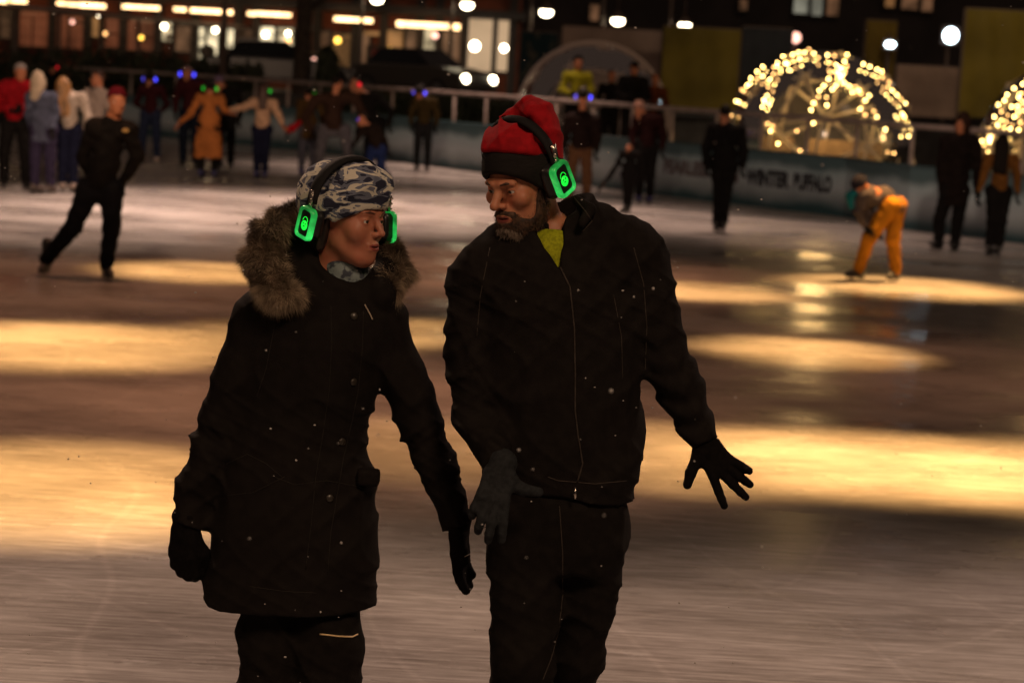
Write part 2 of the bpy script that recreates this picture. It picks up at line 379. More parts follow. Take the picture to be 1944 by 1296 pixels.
def win(px0, py0, px1, py1, m, parent=shop, Y=YB, name='window', frame=True):
    c, d = rbox(px0, py0, px1, py1, Y-.06, .06)
    if frame:
        f = MB(); t = .09
        f.box((c.x, c.y-.05, c.z+d[2]/2+t/2), (d[0]+2*t, .16, t)); f.box((c.x, c.y-.05, c.z-d[2]/2-t/2), (d[0]+2*t, .16, t))
        for sx in (-1, 1): f.box((c.x+sx*(d[0]/2+t/2), c.y-.05, c.z), (t, .16, d[2]))
        if d[0] > .9: f.box((c.x, c.y-.06, c.z), (.05, .08, d[2]))
        fo = f.obj(name, FRAME, parent); MB().box(c, d).obj('pane', m, fo)
    else: fo = MB().box(c, d).obj(name, m, parent)
    return fo
for (a, b, c, d) in [(-60, -4, 12, 6), (18, 0, 50, 6), (108, 5, 125, 10), (128, 7, 148, 12), (150, 8, 199, 15), (232, 12, 302, 18), (330, 16, 352, 22), (362, 19, 441, 26), (470, 24, 486, 30), (484, 25, 552, 31), (634, 35, 707, 42), (753, 44, 852, 53), (858, 47, 873, 57), (1035, 49, 1082, 58)]:
    if a < 980: cc, dd = rbox(a, b-1, c, d, YB-1.45, .1); MB().box(cc, dd).obj('strip_light', STRIP, shop)
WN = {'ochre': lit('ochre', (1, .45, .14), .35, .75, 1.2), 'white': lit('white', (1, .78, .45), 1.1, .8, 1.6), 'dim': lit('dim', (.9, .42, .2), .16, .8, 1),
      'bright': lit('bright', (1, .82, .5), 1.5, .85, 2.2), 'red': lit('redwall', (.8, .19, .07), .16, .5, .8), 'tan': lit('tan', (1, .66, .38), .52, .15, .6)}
for (a, b, c, d, m) in [(2, 22, 24, 72, 'dim'), (32, 26, 92, 88, 'red'), (102, 30, 160, 92, 'red'), (170, 34, 196, 70, 'ochre'), (200, 36, 228, 90, 'red'), (238, 40, 292, 96, 'red'),
                        (302, 44, 330, 78, 'white'), (334, 50, 366, 98, 'dim'), (372, 54, 414, 112, 'bright'), (422, 56, 446, 116, 'bright'), (450, 58, 482, 104, 'dim'), (487, 52, 520, 100, 'bright'), (526, 54, 556, 102, 'white'),
                        (604, 60, 626, 110, 'dim'), (632, 66, 668, 132, 'ochre'), (676, 66, 700, 136, 'dim'), (728, 58, 764, 136, 'ochre'), (770, 58, 790, 138, 'dim'), (800, 52, 828, 132, 'white'), (836, 60, 876, 140, 'dim'), (888, 34, 934, 136, 'tan'), (944, 36, 966, 136, 'tan')]:
    win(a, b, c, d, WN[m])  # red and tan panels are walls; their lamplight is put into emission
for (a, b, c, d) in [(700, 92, 724, 138)]:
    win(a, b, c, d, mat('dark_red_door', (.18, .015, .02), .6), name='door')
for xx in (26, 97, 164, 232, 298, 368, 450, 484, 600, 672, 726, 796, 832, 880, 972):
    cc, dd = rbox(xx-4, 40, xx+4, 150, YB-.25, .3); MB().box(cc, (.28, .3, 5)).obj('pilaster', DARKB, shop)
for (a, b, c, d, m) in [(40, 14, 90, 24, 'redwall'), (250, 24, 292, 34, 'dim'), (560, 40, 600, 50, 'dim'), (690, 52, 722, 60, 'ochre')]:
    cc, dd = rbox(a, b+8, c, d+8, YB-.2, .1); MB().box(cc, dd).obj('sign_board', mat('lit_'+m), shop)
for (a, b, c, d) in [(378, 84, 408, 112), (426, 90, 442, 114), (492, 80, 516, 100), (740, 108, 756, 134), (806, 100, 822, 130), (312, 64, 326, 78)]:
    cc, dd = rbox(a, b, c, d, YB-.4, .2); MB().sphere(cc, (dd[0]/2, .1, dd[2]/2), 10, 8).obj('window_display', DARKB if a % 4 else GREY, shop, smooth=True)
# upper storeys
for i, xx in enumerate(range(-40, 900, 62)):
    win(xx, -62, xx+30, -18, WN['dim'] if i % 3 else WN['ochre'])
LAMPS = {'w': glow('lamp_white', (1, .84, .56), 15), 'o': glow('lamp_orange', (1, .52, .18), 4), 'y': glow('lamp_yellow', (1, .56, .08), 5), 'c': glow('lamp_cool', (.75, .92, 1), 16), 'p': glow('lamp_pink', (1, .5, .38), 3)}
IRON = mat('painted_iron', (.10, .07, .06), .5)
wl = None
for (px, py, r, k, Y, lb) in [(137, 42, .09, 'p', 70, 'pale round wall lamp on the brick wall left of the small green lamp'), (189, 29, .10, 'w', 70, 'greenish white wall lamp above the ochre window'), (200, 64, .08, 'o', 70, 'orange wall lamp beside the ochre window'),
        (312, 51, .12, 'w', 70, 'white lamp in front of the narrow lit window'), (268, 72, .09, 'y', 70, 'dim yellow lamp low on the brick wall'), (409, 58, .12, 'w', 70, 'white lamp at the upper corner of the big lit window'),
        (438, 114, .10, 'o', 68, 'small orange lamp below the big lit window'), (504, 66, .12, 'w', 70, 'white lamp before the shop window right of the dark pole'), (547, 64, .10, 'w', 70, 'upper of two pale lamps by the dark trunk'), (547, 78, .11, 'o', 70, 'lower of two pale lamps by the dark trunk'),
        (641, 77, .13, 'y', 69, 'amber wall lamp right of the dark trunk'), (740, 95, .13, 'y', 69, 'bright amber lamp in the doorway right of the dark red door'), (826, 68, .13, 'p', 69, 'pink wall lamp on the lit column'), (901, 88, .20, 'w', 69, 'big white wall lamp on the tan lit wall'), (957, 92, .15, 'w', 69, 'narrower white lamp on the right tan panel'),
        (808, 115, .11, 'p', 66, 'pink lamp low beside the lit column'), (596, 116, .11, 'p', 62, 'pink lamp above the railing beside the dark bush'), (566, 99, .09, 'p', 64, 'faint pink lamp above the parked car')]:
    p = W(px, py, Y); t = thing('wall_lamp', lb, 'lamp', (p.x, YB-.02, p.z), 'wall lamps on the brick building')
    MB().tube([Vector((p.x, YB-.02, p.z)), Vector((p.x, p.y+.02, p.z))], .03, 6).obj('bracket', IRON, t)
    MB().sphere((p.x, p.y, p.z), r*.78).obj('globe', LAMPS[k], t, smooth=True)
# dark tower block across the top of the picture
xa, xb = W(600, 100, 100).x, W(2700, 100, 100).x
tow = thing('office_block', 'tall dark office block with a few dim windows behind the banners', 'building', ((xa+xb)/2, 106, 0))
MB().box(((xa+xb)/2, 106, 10), (xb-xa, 12, 20)).obj('wall', DARKB, tow)
WN['grey'] = lit('grey', (.75, .72, .55), .30, .5, 1.2); WN['dimo'] = lit('dimo', (.8, .36, .12), .22, .6, 1)
for (a, b, c, d, m) in [(1507, -6, 1534, 26, 'grey'), (1541, -6, 1561, 30, 'grey'), (1570, -6, 1592, 30, 'dim'), (1680, -6, 1698, 14, 'dimo'), (1712, -6, 1742, 18, 'dim'), (1750, -6, 1770, 22, 'dim'), (1120, 10, 1136, 40, 'dim'), (1404, 0, 1418, 20, 'dim')]:
    win(a, b, c, d, WN[m], tow, 99.94)
xa2 = W(-2500, 100, 105).x
tb = thing('terrace_building', 'dark terrace rising behind the brick shops', 'building', ((xa2+xa)/2, 112, 0))
MB().box(((xa2+xa)/2, 112, 9), (xa-xa2-.5, 12, 18)).obj('wall', DARKB, tb)

# ---- street lamps with goose-neck arms in a row
def street_lamp(px, py, Y, k, lb):
    p = W(px, py, Y); t = thing('street_lamp', lb, 'street lamp', (p.x-.45, Y, 0), 'street lamps along the road behind the rink')
    x = p.x-.45; H = p.z+1.3
    MB().tube([(x, Y, -.05), (x, Y, .6), (x, Y, H*.7), (x, Y, H)], [.11, .07, .055, .045], 8).obj('pole', IRON, t, smooth=True)
    MB().tube([(x+.22-.22*math.cos(a), Y, H+.28*math.sin(a)) for a in np.linspace(0, math.pi, 9)]+[(x+.45, Y, p.z+.22)], .03, 6).obj('arm', IRON, t, smooth=True)
    MB().tube([(p.x, Y, p.z+.26), (p.x, Y, p.z+.16), (p.x, Y, p.z+.04)], [.05, .14, .26], 12).obj('shade', IRON, t, smooth=True)
    MB().sphere((p.x, Y-.03, p.z-.02), (.19, .16, .13)).obj('bulb', LAMPS[k], t, smooth=True)
street_lamp(716, -2, 66, 'w', 'street lamp whose white head just touches the top of the picture')
street_lamp(887, 9, 66, 'w', 'street lamp glowing white above the tan lit wall')
street_lamp(1037, 23, 64, 'w', 'street lamp glowing white left of the dark dome')
street_lamp(1173, 39, 64, 'w', 'street lamp glowing white above the dark dome')
street_lamp(1300, 48, 66, 'w', 'street lamp glowing white over the olive banner')
# floodlights on the right
for (px, py, Y, sx, sz, k, lb) in [(1805, 68, 60, .40, .42, 'c', 'square cool white floodlight beside the tall olive banner'), (1690, 85, 60, .28, .17, 'c', 'small oval cool white floodlight right of the lit dome')]:
    p = W(px, py, Y); t = thing('floodlight', lb, 'floodlight', (p.x, Y+.3, 0))
    MB().tube([(p.x, Y+.3, 0), (p.x, Y+.3, p.z+.3)], .05, 8).obj('pole', IRON, t, smooth=True)
    MB().box((p.x, Y+.12, p.z), (sx+.1, .2, sz+.1)).obj('housing', IRON, t)
    MB().sphere((p.x, Y, p.z), (sx/2, .05, sz/2), 16, 10).obj('lens', LAMPS[k], t, smooth=True)
for (px, py, Y, r, k, lb) in [(1510, 72, 80, .20, 'p', 'pink ball lamp above the top of the lit dome'), (1482, 62, 82, .10, 'c', 'faint greenish lamp left of the pink ball lamp'), (1434, 75, 84, .11, 'p', 'faint lamp on the blue grey banner')]:
    p = W(px, py, Y); t = thing('globe_lamp', lb, 'lamp', (p.x, Y, 0))
    MB().tube([(p.x, Y, 0), (p.x, Y, p.z-r)], .05, 8).obj('pole', IRON, t, smooth=True); MB().sphere((p.x, Y, p.z), r).obj('globe', LAMPS[k], t, smooth=True)
# small red and blue lit sign
p = W(1345, 60, 66); t = thing('lit_sign', 'small red and blue glowing sign hung beside the street lamp over the olive banner', 'sign', (p.x, 66, 0))
MB().tube([(p.x, 66.05, 0), (p.x, 66.05, p.z+.1)], .04, 6).obj('pole', IRON, t)
MB().box((p.x-.22, 66, p.z), (.34, .06, .16)).obj('red_panel', glow('sign_red', (1, .05, .03), 1.6), t)
MB().box((p.x+.2, 66, p.z), (.48, .06, .18)).obj('blue_panel', glow('sign_blue', (.25, .4, 1), 1.2), t)
# ---- banners / hoarding panels on frames
def banner(px0, py0, px1, py1, Y, m, lb, name='banner_panel'):
    c, d = rbox(px0, py0, px1, py1, Y, .06); t = thing(name, lb, 'banner', (c.x, Y, 0), 'hoarding banners behind the domes')
    V = []; F = []; nx, nz = 12, 10
    for j in range(nz+1):
        for i in range(nx+1):
            u = i/nx-.5; v = j/nz-.5; V.append((c.x+u*d[0], Y+.03*math.sin(u*17+v*3)+.02*math.sin(v*13), c.z+v*d[2]))
    for j in range(nz):
        for i in range(nx): a = j*(nx+1)+i; F.append((a, a+1, a+nx+2, a+nx+1))
    mesh_obj('fabric', V, F, m, t)
    fr = MB()
    for sx in (-1, 1): fr.tube([(c.x+sx*d[0]/2, Y+.1, -.05), (c.x+sx*d[0]/2, Y+.1, c.z+d[2]/2)], .04, 6)
    fr.tube([(c.x-d[0]/2, Y+.1, c.z+d[2]/2), (c.x+d[0]/2, Y+.1, c.z+d[2]/2)], .04, 6); fr.obj('frame', IRON, t)
OLV = cloth('olive', (.15, .115, .016), nscale=.8, rough=.7); OLV2 = cloth('olive_dark', (.16, .11, .018), nscale=.9, rough=.7)
banner(986, 62, 1056, 200, 58.5, cloth('teal_pattern', (.10, .09, .07), col2=(.012, .03, .04), nscale=2.2, contrast=(.5, .62)), 'dark teal banner with mottled pattern left of the dark dome')
banner(1064, 55, 1252, 215, 60, cloth('greybrown', (.30, .22, .19), nscale=.6), 'wide grey brown banner right behind the dark dome')
banner(1256, 54, 1402, 215, 58, OLV, 'olive yellow banner between the dark dome and the lit dome')
banner(1406, 54, 1500, 215, 59, cloth('bluegrey', (.035, .04, .05), nscale=.7), 'dark blue grey banner behind the left half of the lit dome')
banner(1640, 40, 1697, 215, 61, OLV2, 'narrow olive banner behind the right half of the lit dome')
banner(1700, 127, 1822, 222, 56, cloth('greybrown2', (.24, .17, .14), nscale=.7), 'low grey brown banner right of the lit dome')
banner(1827, 20, 1950, 225, 54, OLV, 'tall olive banner rising behind the right hand dome')
# ---- tall wire fence at left
fb = W(-60, 6, 55); fe = W(604, 63, 78)
wf = thing('wire_fence', 'tall thin wire fence on dark posts in front of the brick building', 'fence', (fb.x, fb.y, 0))
FZ = 3.12
MB().tube([(fb.x-6, fb.y-4, FZ), (fb.x, fb.y, FZ), (fe.x, fe.y, FZ)], .06, 6).obj('top_rail', GREY, wf, smooth=True)
for i in range(11):
    q = Vector((fb.x, fb.y, 0)).lerp(Vector((fe.x, fe.y, 0)), i/10)
    MB().tube([q, q+Vector((0, 0, FZ))], .055, 6).obj('post', IRON, wf, smooth=True)
q0, q1 = Vector((fb.x, fb.y, 0)), Vector((fe.x, fe.y, 0)); wm = MB()
for j in range(1, 12): wm.tube([q0+Vector((0, 0, j*.26)), q1+Vector((0, 0, j*.26))], .006, 4)
for i in range(1, 110): q = q0.lerp(q1, i/110); wm.tube([q, q+Vector((0, 0, FZ))], .006, 4)
wm.obj('wire_mesh', IRON, wf)
# ---- dark hedges behind the railing: clumps of leaf faces
LEAF = mat('hedge_leaf', (.035, .045, .02), .7, noise=.5, nscale=3)
def leafy(name, lb, cat, boxes, n, size, group=None, trunk=None):
    c0 = boxes[0][0]; t = thing(name, lb, cat, (c0[0], c0[1], 0), group); V = []; F = []
    for i in range(n):
        c, r = boxes[rng.integers(len(boxes))]; d = rng.normal(size=3); d /= np.linalg.norm(d); p = np.array(c)+d*np.array(r)*(rng.random()**.35)
        u = rng.normal(size=3); u /= np.linalg.norm(u); v = np.cross(u, rng.normal(size=3)); v /= np.linalg.norm(v); s = size*(.6+.8*rng.random())
        b = len(V); V += [p-u*s, p+v*s*.5, p+u*s, p-v*s*.5]; F.append((b, b+1, b+2, b+3))
    mesh_obj('foliage', V, F, LEAF, t, smooth=False)
    if trunk: MB().tube(trunk[0], trunk[1], 8).obj('trunk', mat('bark', (.05, .035, .025), .9, noise=.5, nscale=8, bump=.8, bscale=30), t, smooth=True)
    return t
for (pa, pb, top, Y, lb) in [(-80, 170, 96, 56, 'dark clipped hedge behind the railing at the far left'), (165, 330, 100, 58, 'dark clipped hedge behind the railing below the brick wall'), (325, 490, 118, 60, 'dark clipped hedge below the big lit window')]:
    a = W(pa, 120, Y); b = W(pb, 120, Y); zt = W((pa+pb)/2, top, Y).z
    bx = [((a.x+(b.x-a.x)*k/8, Y, zt*.5), (abs(b.x-a.x)/10, .6, zt*.55)) for k in range(9)]
    leafy('hedge', lb, 'hedge', bx, 5000, .09, 'hedges behind the railing', ([(a.x, Y, -.05), (a.x, Y, .7)], .05))
p = W(622, 130, 56)
leafy('dark_bush', 'dark rounded bush rising above the railing behind the grey trousered skater', 'bush', [((p.x, 56, 1.1), (.42, .4, 1.15)), ((p.x, 56, 2.0), (.28, .3, .55))], 4000, .07, None, ([(p.x, 56, -.05), (p.x, 56, 1.2)], .05))
a = W(665, 150, 58); b = W(975, 160, 58)
leafy('hedge', 'long low dark hedge behind the railing below the amber doorway and tan wall', 'hedge', [((a.x+(b.x-a.x)*k/9, 58, .70), (.55, .5, .82)) for k in range(10)], 9000, .08, 'hedges behind the railing', ([(a.x, 58, -.05), (a.x, 58, .7)], .05))
# dark tree at the left of centre
p = W(576, 60, 60); tr = [(p.x, 60, -.05), (p.x-.02, 60, 1.5), (p.x+.02, 60, 4), (p.x+.2, 60, 7)]
TB = mat('bark', (.05, .035, .025), .9, noise=.5, nscale=8, bump=.8, bscale=30)
t = thing('street_tree', 'bare dark street tree trunk standing before the brick building', 'tree', (p.x, 60, 0))
MB().tube(tr, [.30, .25, .22, .12], 10).obj('trunk', TB, t, smooth=True)
for k in range(9):
    z0 = 3.4+.4*k; a_ = k*2.4; L_ = 2.2-.12*k; cr = MB()
    q = [Vector((p.x+.02+math.cos(a_)*L_*s, 60+math.sin(a_)*L_*s, z0+1.5*s+.15*math.sin(6*s+k))) for s in (0, .3, .6, 1)]
    cr.tube(q, [.09, .06, .035, .012], 6)
    for m_ in range(4): s0 = q[1+m_ % 3]; cr.tube([s0, s0+Vector((rng.normal()*.5, rng.normal()*.5, .6))], [.025, .006], 5)
    cr.obj('limb', TB, t, smooth=True)
p = W(425, 60, 58)
t = thing('sign_pole', 'thin dark pole between the two bright shop windows', 'pole', (p.x, 58, 0))
MB().tube([(p.x, 58, -.05), (p.x, 58, 7)], [.11, .08], 8).obj('shaft', IRON, t, smooth=True); MB().tube([(p.x, 58, -.05), (p.x, 58, .3)], [.2, .15], 8).obj('foot', IRON, t, smooth=True)
# ---- parked cars
PAINT = [mat('car_paint_dark', (.02, .02, .025), .3), mat('car_paint_grey', (.06, .055, .05), .3)]
GLASS = mat('car_glass', (.01, .012, .015), .08); TYRE = mat('tyre', (.015, .015, .015), .8); RIM = mat('rim', (.3, .3, .3), .4, metal=.8)
def make_car(x, y, rot, paint, lb, head_on):
    t = thing('parked_car', lb, 'car', (0, 0, 0), 'cars on the road behind the rink')
    prof = [(-2.2, .35), (-2.2, .8), (-2.05, .95), (-1.2, 1.02), (1.2, 1.0), (2.0, .85), (2.2, .65), (2.2, .35)]
    m = MB()
    for sx, wd in ((0, 1),):
        m.prism([(a, -.86, b) for a, b in prof], (0, 0, 0), (0, 1.72, 0))
    o = m.obj('body', paint, t); md = o.modifiers.new('b', 'BEVEL'); md.width = .08; md.segments = 3
    cab = [(-1.5, 1.0), (-1.15, 1.42), (.25, 1.45), (.95, 1.0)]
    V = [(a, -.78+.16*(b > 1.2), b) for a, b in cab]+[(a, .78-.16*(b > 1.2), b) for a, b in cab]
    MB().add(V, [(3, 2, 1, 0), (4, 5, 6, 7), (0, 1, 5, 4), (1, 2, 6, 5), (2, 3, 7, 6), (3, 0, 4, 7)]).obj('windows', GLASS, t)
    MB().box((-.45, 0, 1.455), (1.45, 1.2, .05)).obj('roof', paint, t)
    for ax in (-1.35, 1.35):
        for sy in (-1, 1):
            wo = MB().tube([(ax, sy*.72, .33), (ax, sy*.90, .33)], .33, 18).obj('wheel', TYRE, t); MB().tube([(ax, sy*.86, .33), (ax, sy*.91, .33)], .2, 14).obj('rim', RIM, wo)
    for sy in (-1, 1):
        MB().sphere((2.16, sy*.62, .68), (.10, .15, .13)).obj('headlight', LAMPS['w'] if head_on else RIM, t, smooth=True)
        MB().sphere((-2.17, sy*.66, .82), (.06, .14, .08)).obj('taillight', mat('taillight', (.3, .01, .01), .3), t, smooth=True)
    t.location = (x, y, 1.15); t.rotation_euler = (0, 0, rot); return t
struct(MB().box((-5, 65, .545), (90, 13, 1.2)).obj('road', ASPH))
p = W(527, 120, 62); make_car(p.x, 62, math.radians(8), PAINT[0], 'dark parked car seen side on behind the railing under the shop windows', False)
p = W(912, 150, 60); make_car(p.x-1.75, 62, math.radians(-38), PAINT[1], 'dark car facing the rink with both headlights lit under the tan wall', True)
p = W(1005, 150, 61); make_car(p.x+4.5, 66, math.radians(-8), PAINT[0], 'dark car parked behind the teal banner', False)

# ---- igloo domes
def ico(freq):
    ph = (1+5**.5)/2; V = [(-1, ph, 0), (1, ph, 0), (-1, -ph, 0), (1, -ph, 0), (0, -1, ph), (0, 1, ph), (0, -1, -ph), (0, 1, -ph), (ph, 0, -1), (ph, 0, 1), (-ph, 0, -1), (-ph, 0, 1)]
    V = [Vector(v).normalized() for v in V]
    F = [(0, 11, 5), (0, 5, 1), (0, 1, 7), (0, 7, 10), (0, 10, 11), (1, 5, 9), (5, 11, 4), (11, 10, 2), (10, 7, 6), (7, 1, 8), (3, 9, 4), (3, 4, 2), (3, 2, 6), (3, 6, 8), (3, 8, 9), (4, 9, 5), (2, 4, 11), (6, 2, 10), (8, 6, 7), (9, 8, 1)]
    for _ in range(freq):
        mid = {}; F2 = []
        def m(a, b):
            k = (min(a, b), max(a, b))
            if k not in mid: V.append(((V[a]+V[b])/2).normalized()); mid[k] = len(V)-1
            return mid[k]
        for a, b, c in F: x, y, z = m(a, b), m(b, c), m(c, a); F2 += [(a, x, z), (b, y, x), (c, z, y), (x, y, z)]
        F = F2
    return V, F
def film_mat():
    m = bpy.data.materials.new('clear_film'); m.use_nodes = True; t = m.node_tree; t.nodes.remove(t.nodes['Principled BSDF']); out = t.nodes['Material Output']
    a = t.nodes.new('ShaderNodeBsdfTransparent'); b = t.nodes.new('ShaderNodeBsdfGlossy'); b.inputs['Roughness'].default_value = .12; d = t.nodes.new('ShaderNodeBsdfTranslucent'); d2 = t.nodes.new('ShaderNodeBsdfDiffuse')
    for n in (d, d2): n.inputs[0].default_value = (.8, .74, .7, 1)
    f = t.nodes.new('ShaderNodeFresnel'); f.inputs[0].default_value = 1.45
    m1 = t.nodes.new('ShaderNodeMixShader'); m1.inputs[0].default_value = .07; m2 = t.nodes.new('ShaderNodeMixShader'); m3 = t.nodes.new('ShaderNodeMixShader'); m3.inputs[0].default_value = .5
    L = t.links.new; L(d.outputs[0], m3.inputs[1]); L(d2.outputs[0], m3.inputs[2]); L(a.outputs[0], m1.inputs[1]); L(m3.outputs[0], m1.inputs[2]); L(f.outputs[0], m2.inputs[0]); L(m1.outputs[0], m2.inputs[1]); L(b.outputs[0], m2.inputs[2]); L(m2.outputs[0], out.inputs[0])
    return m
FILM = film_mat(); STRUT = mat('white_strut', (.7, .6, .45), .5); STRUT2 = mat('pale_strut', (.55, .45, .42), .5)
BULB = glow('fairy_bulb', (1, .64, .19), 34)
BULB2 = glow('fairy_bulb_dim', (1, .52, .16), 13)
def dome(px, pybase, pytop, halfpx, Y, lb, strut, rt=.028, film=True):
    c = W(px, pybase, Y); R = abs(W(px+halfpx, pybase, Y).x-c.x); top = W(px, pytop, Y).z; H = top; cz = H-R
    t = thing('garden_dome', lb, 'dome', (c.x, Y, 0), 'clear igloo domes behind the rink')
    V, F = ico(1); rot = Matrix.Rotation(.35, 3, 'Z') @ Matrix.Rotation(math.radians(31.7), 3, 'Y'); V = [rot @ v for v in V]
    E = set()
    for f in F:
        for a, b in ((f[0], f[1]), (f[1], f[2]), (f[2], f[0])): E.add((min(a, b), max(a, b)))
    st = MB(); hub = MB()
    for a, b in E:
        pa, pb = V[a], V[b]; za, zb = pa.z*R+cz, pb.z*R+cz
        if za < .02 and zb < .02: continue
        if za < .02 or zb < .02:
            if za > zb: pa, pb, za, zb = pb, pa, zb, za
            k = (.02-za)/(zb-za); pa = pa.lerp(pb, k)
        st.tube([Vector((c.x, Y, cz))+pa*R, Vector((c.x, Y, cz))+pb*R], rt, 6)
    for v in V:
        if v.z*R+cz > .05: MB().sphere(Vector((c.x, Y, cz))+v*R, rt*2, 8, 5).obj('hub', strut, t, smooth=True)
    rb_ = math.sqrt(max(R*R-cz*cz, .01)); st.tube([(c.x+rb_*math.cos(a), Y+rb_*math.sin(a), .03) for a in np.linspace(0, 2*math.pi, 40)[:-1]], rt, 6, close=True)
    st.obj('strut_frame', strut, t, smooth=True);
    sk = MB(); nu, nv = 48, 16; VV = []; FF = []; th0 = math.acos(max(-1, -cz/R))
    for j in range(nv+1):
        th = th0*j/nv
        for i in range(nu): a = 2*math.pi*i/nu; VV.append((c.x+(R-.03)*math.sin(th)*math.cos(a), Y+(R-.03)*math.sin(th)*math.sin(a), cz+(R-.03)*math.cos(th)+(0.01 if j == nv else 0)))
    for j in range(nv):
        for i in range(nu): FF.append((j*nu+i, j*nu+(i+1) % nu, (j+1)*nu+(i+1) % nu, (j+1)*nu+i))
    mesh_obj('clear_cover', VV, FF, FILM, t)
    if rt < .025:   # pale end hoops
        for yy, q in ((-.02, 1.012), (R*.45, .90)):
            rr_ = R*q; a0 = math.asin(max(-1, min(1, -cz/rr_))); MB().tube([(c.x+rr_*math.cos(a), Y+yy, cz+rr_*math.sin(a)) for a in np.linspace(a0, math.pi-a0, 50)], .045, 8).obj('hoop', strut, t, smooth=True)
    return t, Vector((c.x, Y, cz)), R
D1, c1, R1 = dome(1557, 300, 92, 176, 41, 'clear dome wrapped in strings of glowing yellow fairy lights', STRUT)
D2, c2, R2 = dome(2032, 320, 112, 178, 38.5, 'lit fairy light dome cut off by the right edge of the picture', STRUT)
D3, c3, R3 = dome(1122, 255, 82, 142, 50, 'unlit clear dome with people standing in it behind the man in the red beanie', STRUT2, .022)
def string_lights(name, lb, c, R, pts, back=False):
    t = thing(name, lb, 'fairy lights', (c.x, c.y, 0), 'fairy light strings on the domes'); proto = None; P = []
    for (px, py) in pts:
        d = ray(px, py).normalized(); o = Vector((0, 0, CZ))-c; b = o.dot(d); q = b*b-(o.length_squared-(R+.05)**2)
        if q < 0: s = -b; p = Vector((0, 0, CZ))+d*s; p = c+(p-c).normalized()*(R+.05)
        else: p = Vector((0, 0, CZ))+d*(-b-math.sqrt(q))
        if proto is None:
            proto = MB().sphere((0, 0, 0), .017, 8, 6).obj('bulb', BULB, None, smooth=True); o_ = proto; dim = proto.data.copy(); dim.materials[0] = BULB2
        else:
            o_ = proto.copy(); COL.objects.link(o_)
            if rng.random() < .34: o_.data = dim
        o_.parent = t; o_.location = p-Vector((c.x, c.y, 0)); P.append(p)
    w_ = MB(); left = list(P); cur = left.pop(0); path = [cur]
    while left:
        left.sort(key=lambda v: (v-cur).length); nx = left.pop(0)
        if (nx-cur).length > .8:
            if len(path) > 1: w_.tube(path, .004, 4)
            path = [nx]
        else: path.append(nx)
        cur = nx
    if len(path) > 1: w_.tube(path, .004, 4)
    w_.obj('cable', IRON, t)
s1 = [(1487, 107), (1495, 122), (1505, 104), (1516, 100), (1527, 100), (1536, 94), (1545, 102), (1553, 110), (1571, 105), (1584, 106), (1608, 104), (1603, 117), (1476, 120), (1469, 128), (1468, 141), (1462, 151), (1458, 165), (1456, 182), (1452, 193), (1447, 203), (1450, 190),
      (1437, 113), (1430, 128), (1415, 140), (1407, 170), (1397, 192), (1402, 194), (1389, 219), (1457, 235), (1463, 249), (1477, 273), (1480, 290), (1491, 121), (1505, 117), (1518, 112), (1475, 126), (1448, 145), (1437, 150), (1423, 160), (1418, 163), (1412, 173), (1575, 120), (1588, 124), (1596, 130), (1604, 133), (1592, 138), (1597, 148), (1603, 158), (1612, 164), (1624, 165), (1634, 178), (1643, 191), (1633, 207), (1643, 218), (1659, 211), (1665, 222), (1681, 246), (1697, 291), (1576, 138), (1573, 150), (1564, 163), (1556, 172), (1554, 184), (1569, 185), (1545, 196), (1540, 209), (1544, 234), (1570, 200), (1587, 163), (1580, 170),
      (1639, 122), (1651, 127), (1665, 132), (1674, 136), (1675, 147), (1688, 156), (1686, 166), (1694, 172), (1703, 181), (1711, 189), (1719, 197), (1713, 216), (1717, 222), (1723, 234), (1725, 259), (1730, 246), (1513, 249), (1519, 286), (1650, 182), (1618, 175), (1592, 128), (1600, 142), (1608, 126), (1630, 172), (1466, 240), (1671, 317)]
string_lights('fairy_lights', 'dense strings of yellow fairy lights arching over the middle dome', c1, R1, s1)
s2 = [(1895, 199), (1907, 191), (1921, 203), (1932, 202), (1934, 185), (1937, 190), (1933, 217), (1937, 234), (1918, 245), (1876, 245), (1868, 276), (1861, 288), (1894, 238), (1934, 247), (1940, 178), (1942, 160), (1864, 268), (1941, 275), (1880, 330), (1925, 300), (1925, 168), (1912, 180), (1901, 212), (1888, 222), (1880, 262), (1872, 300), (1910, 232), (1926, 222), (1905, 262), (1915, 285), (1899, 300), (1950, 150), (1965, 140), (1958, 190), (1975, 170), (1990, 210), (1960, 230)]
string_lights('fairy_lights', 'loose strings of yellow fairy lights on the dome at the right edge', c2, R2, s2)
# warm light inside the lit domes (their own bulbs shown as lit strings)
for c, e in ((c1, 90), (c2, 70)):
    l = bpy.data.lights.new('dome_glow', 'POINT'); l.energy = e; l.color = (1, .6, .22); l.shadow_soft_size = .3
    o = bpy.data.objects.new('dome_glow', l); COL.objects.link(o); o.location = (c.x, c.y, 1.7)
# furniture inside the lit dome
WOOD = mat('pale_bench', (.20, .13, .07), .7, noise=.3, nscale=5)
def bench(x, y, L, lb, name='long_bench'):
    t = thing(name, lb, 'bench', (x, y, 0))
    MB().box((x, y, .47), (L, .45, .06)).obj('seat', WOOD, t); MB().box((x, y+.24, .85), (L, .05, .5)).obj('backrest', WOOD, t)
    for sx in (-1, 1):
        for sy in (-1, 1): MB().box((x+sx*(L/2-.1), y+sy*.18, .22), (.07, .07, .44)).obj('leg', WOOD, t)
bench(c1.x+.55, c1.y+.3, 1.5, 'pale bench inside the lit dome'); bench(c1.x-.9, c1.y+.5, .9, 'shorter pale bench in the left of the lit dome')
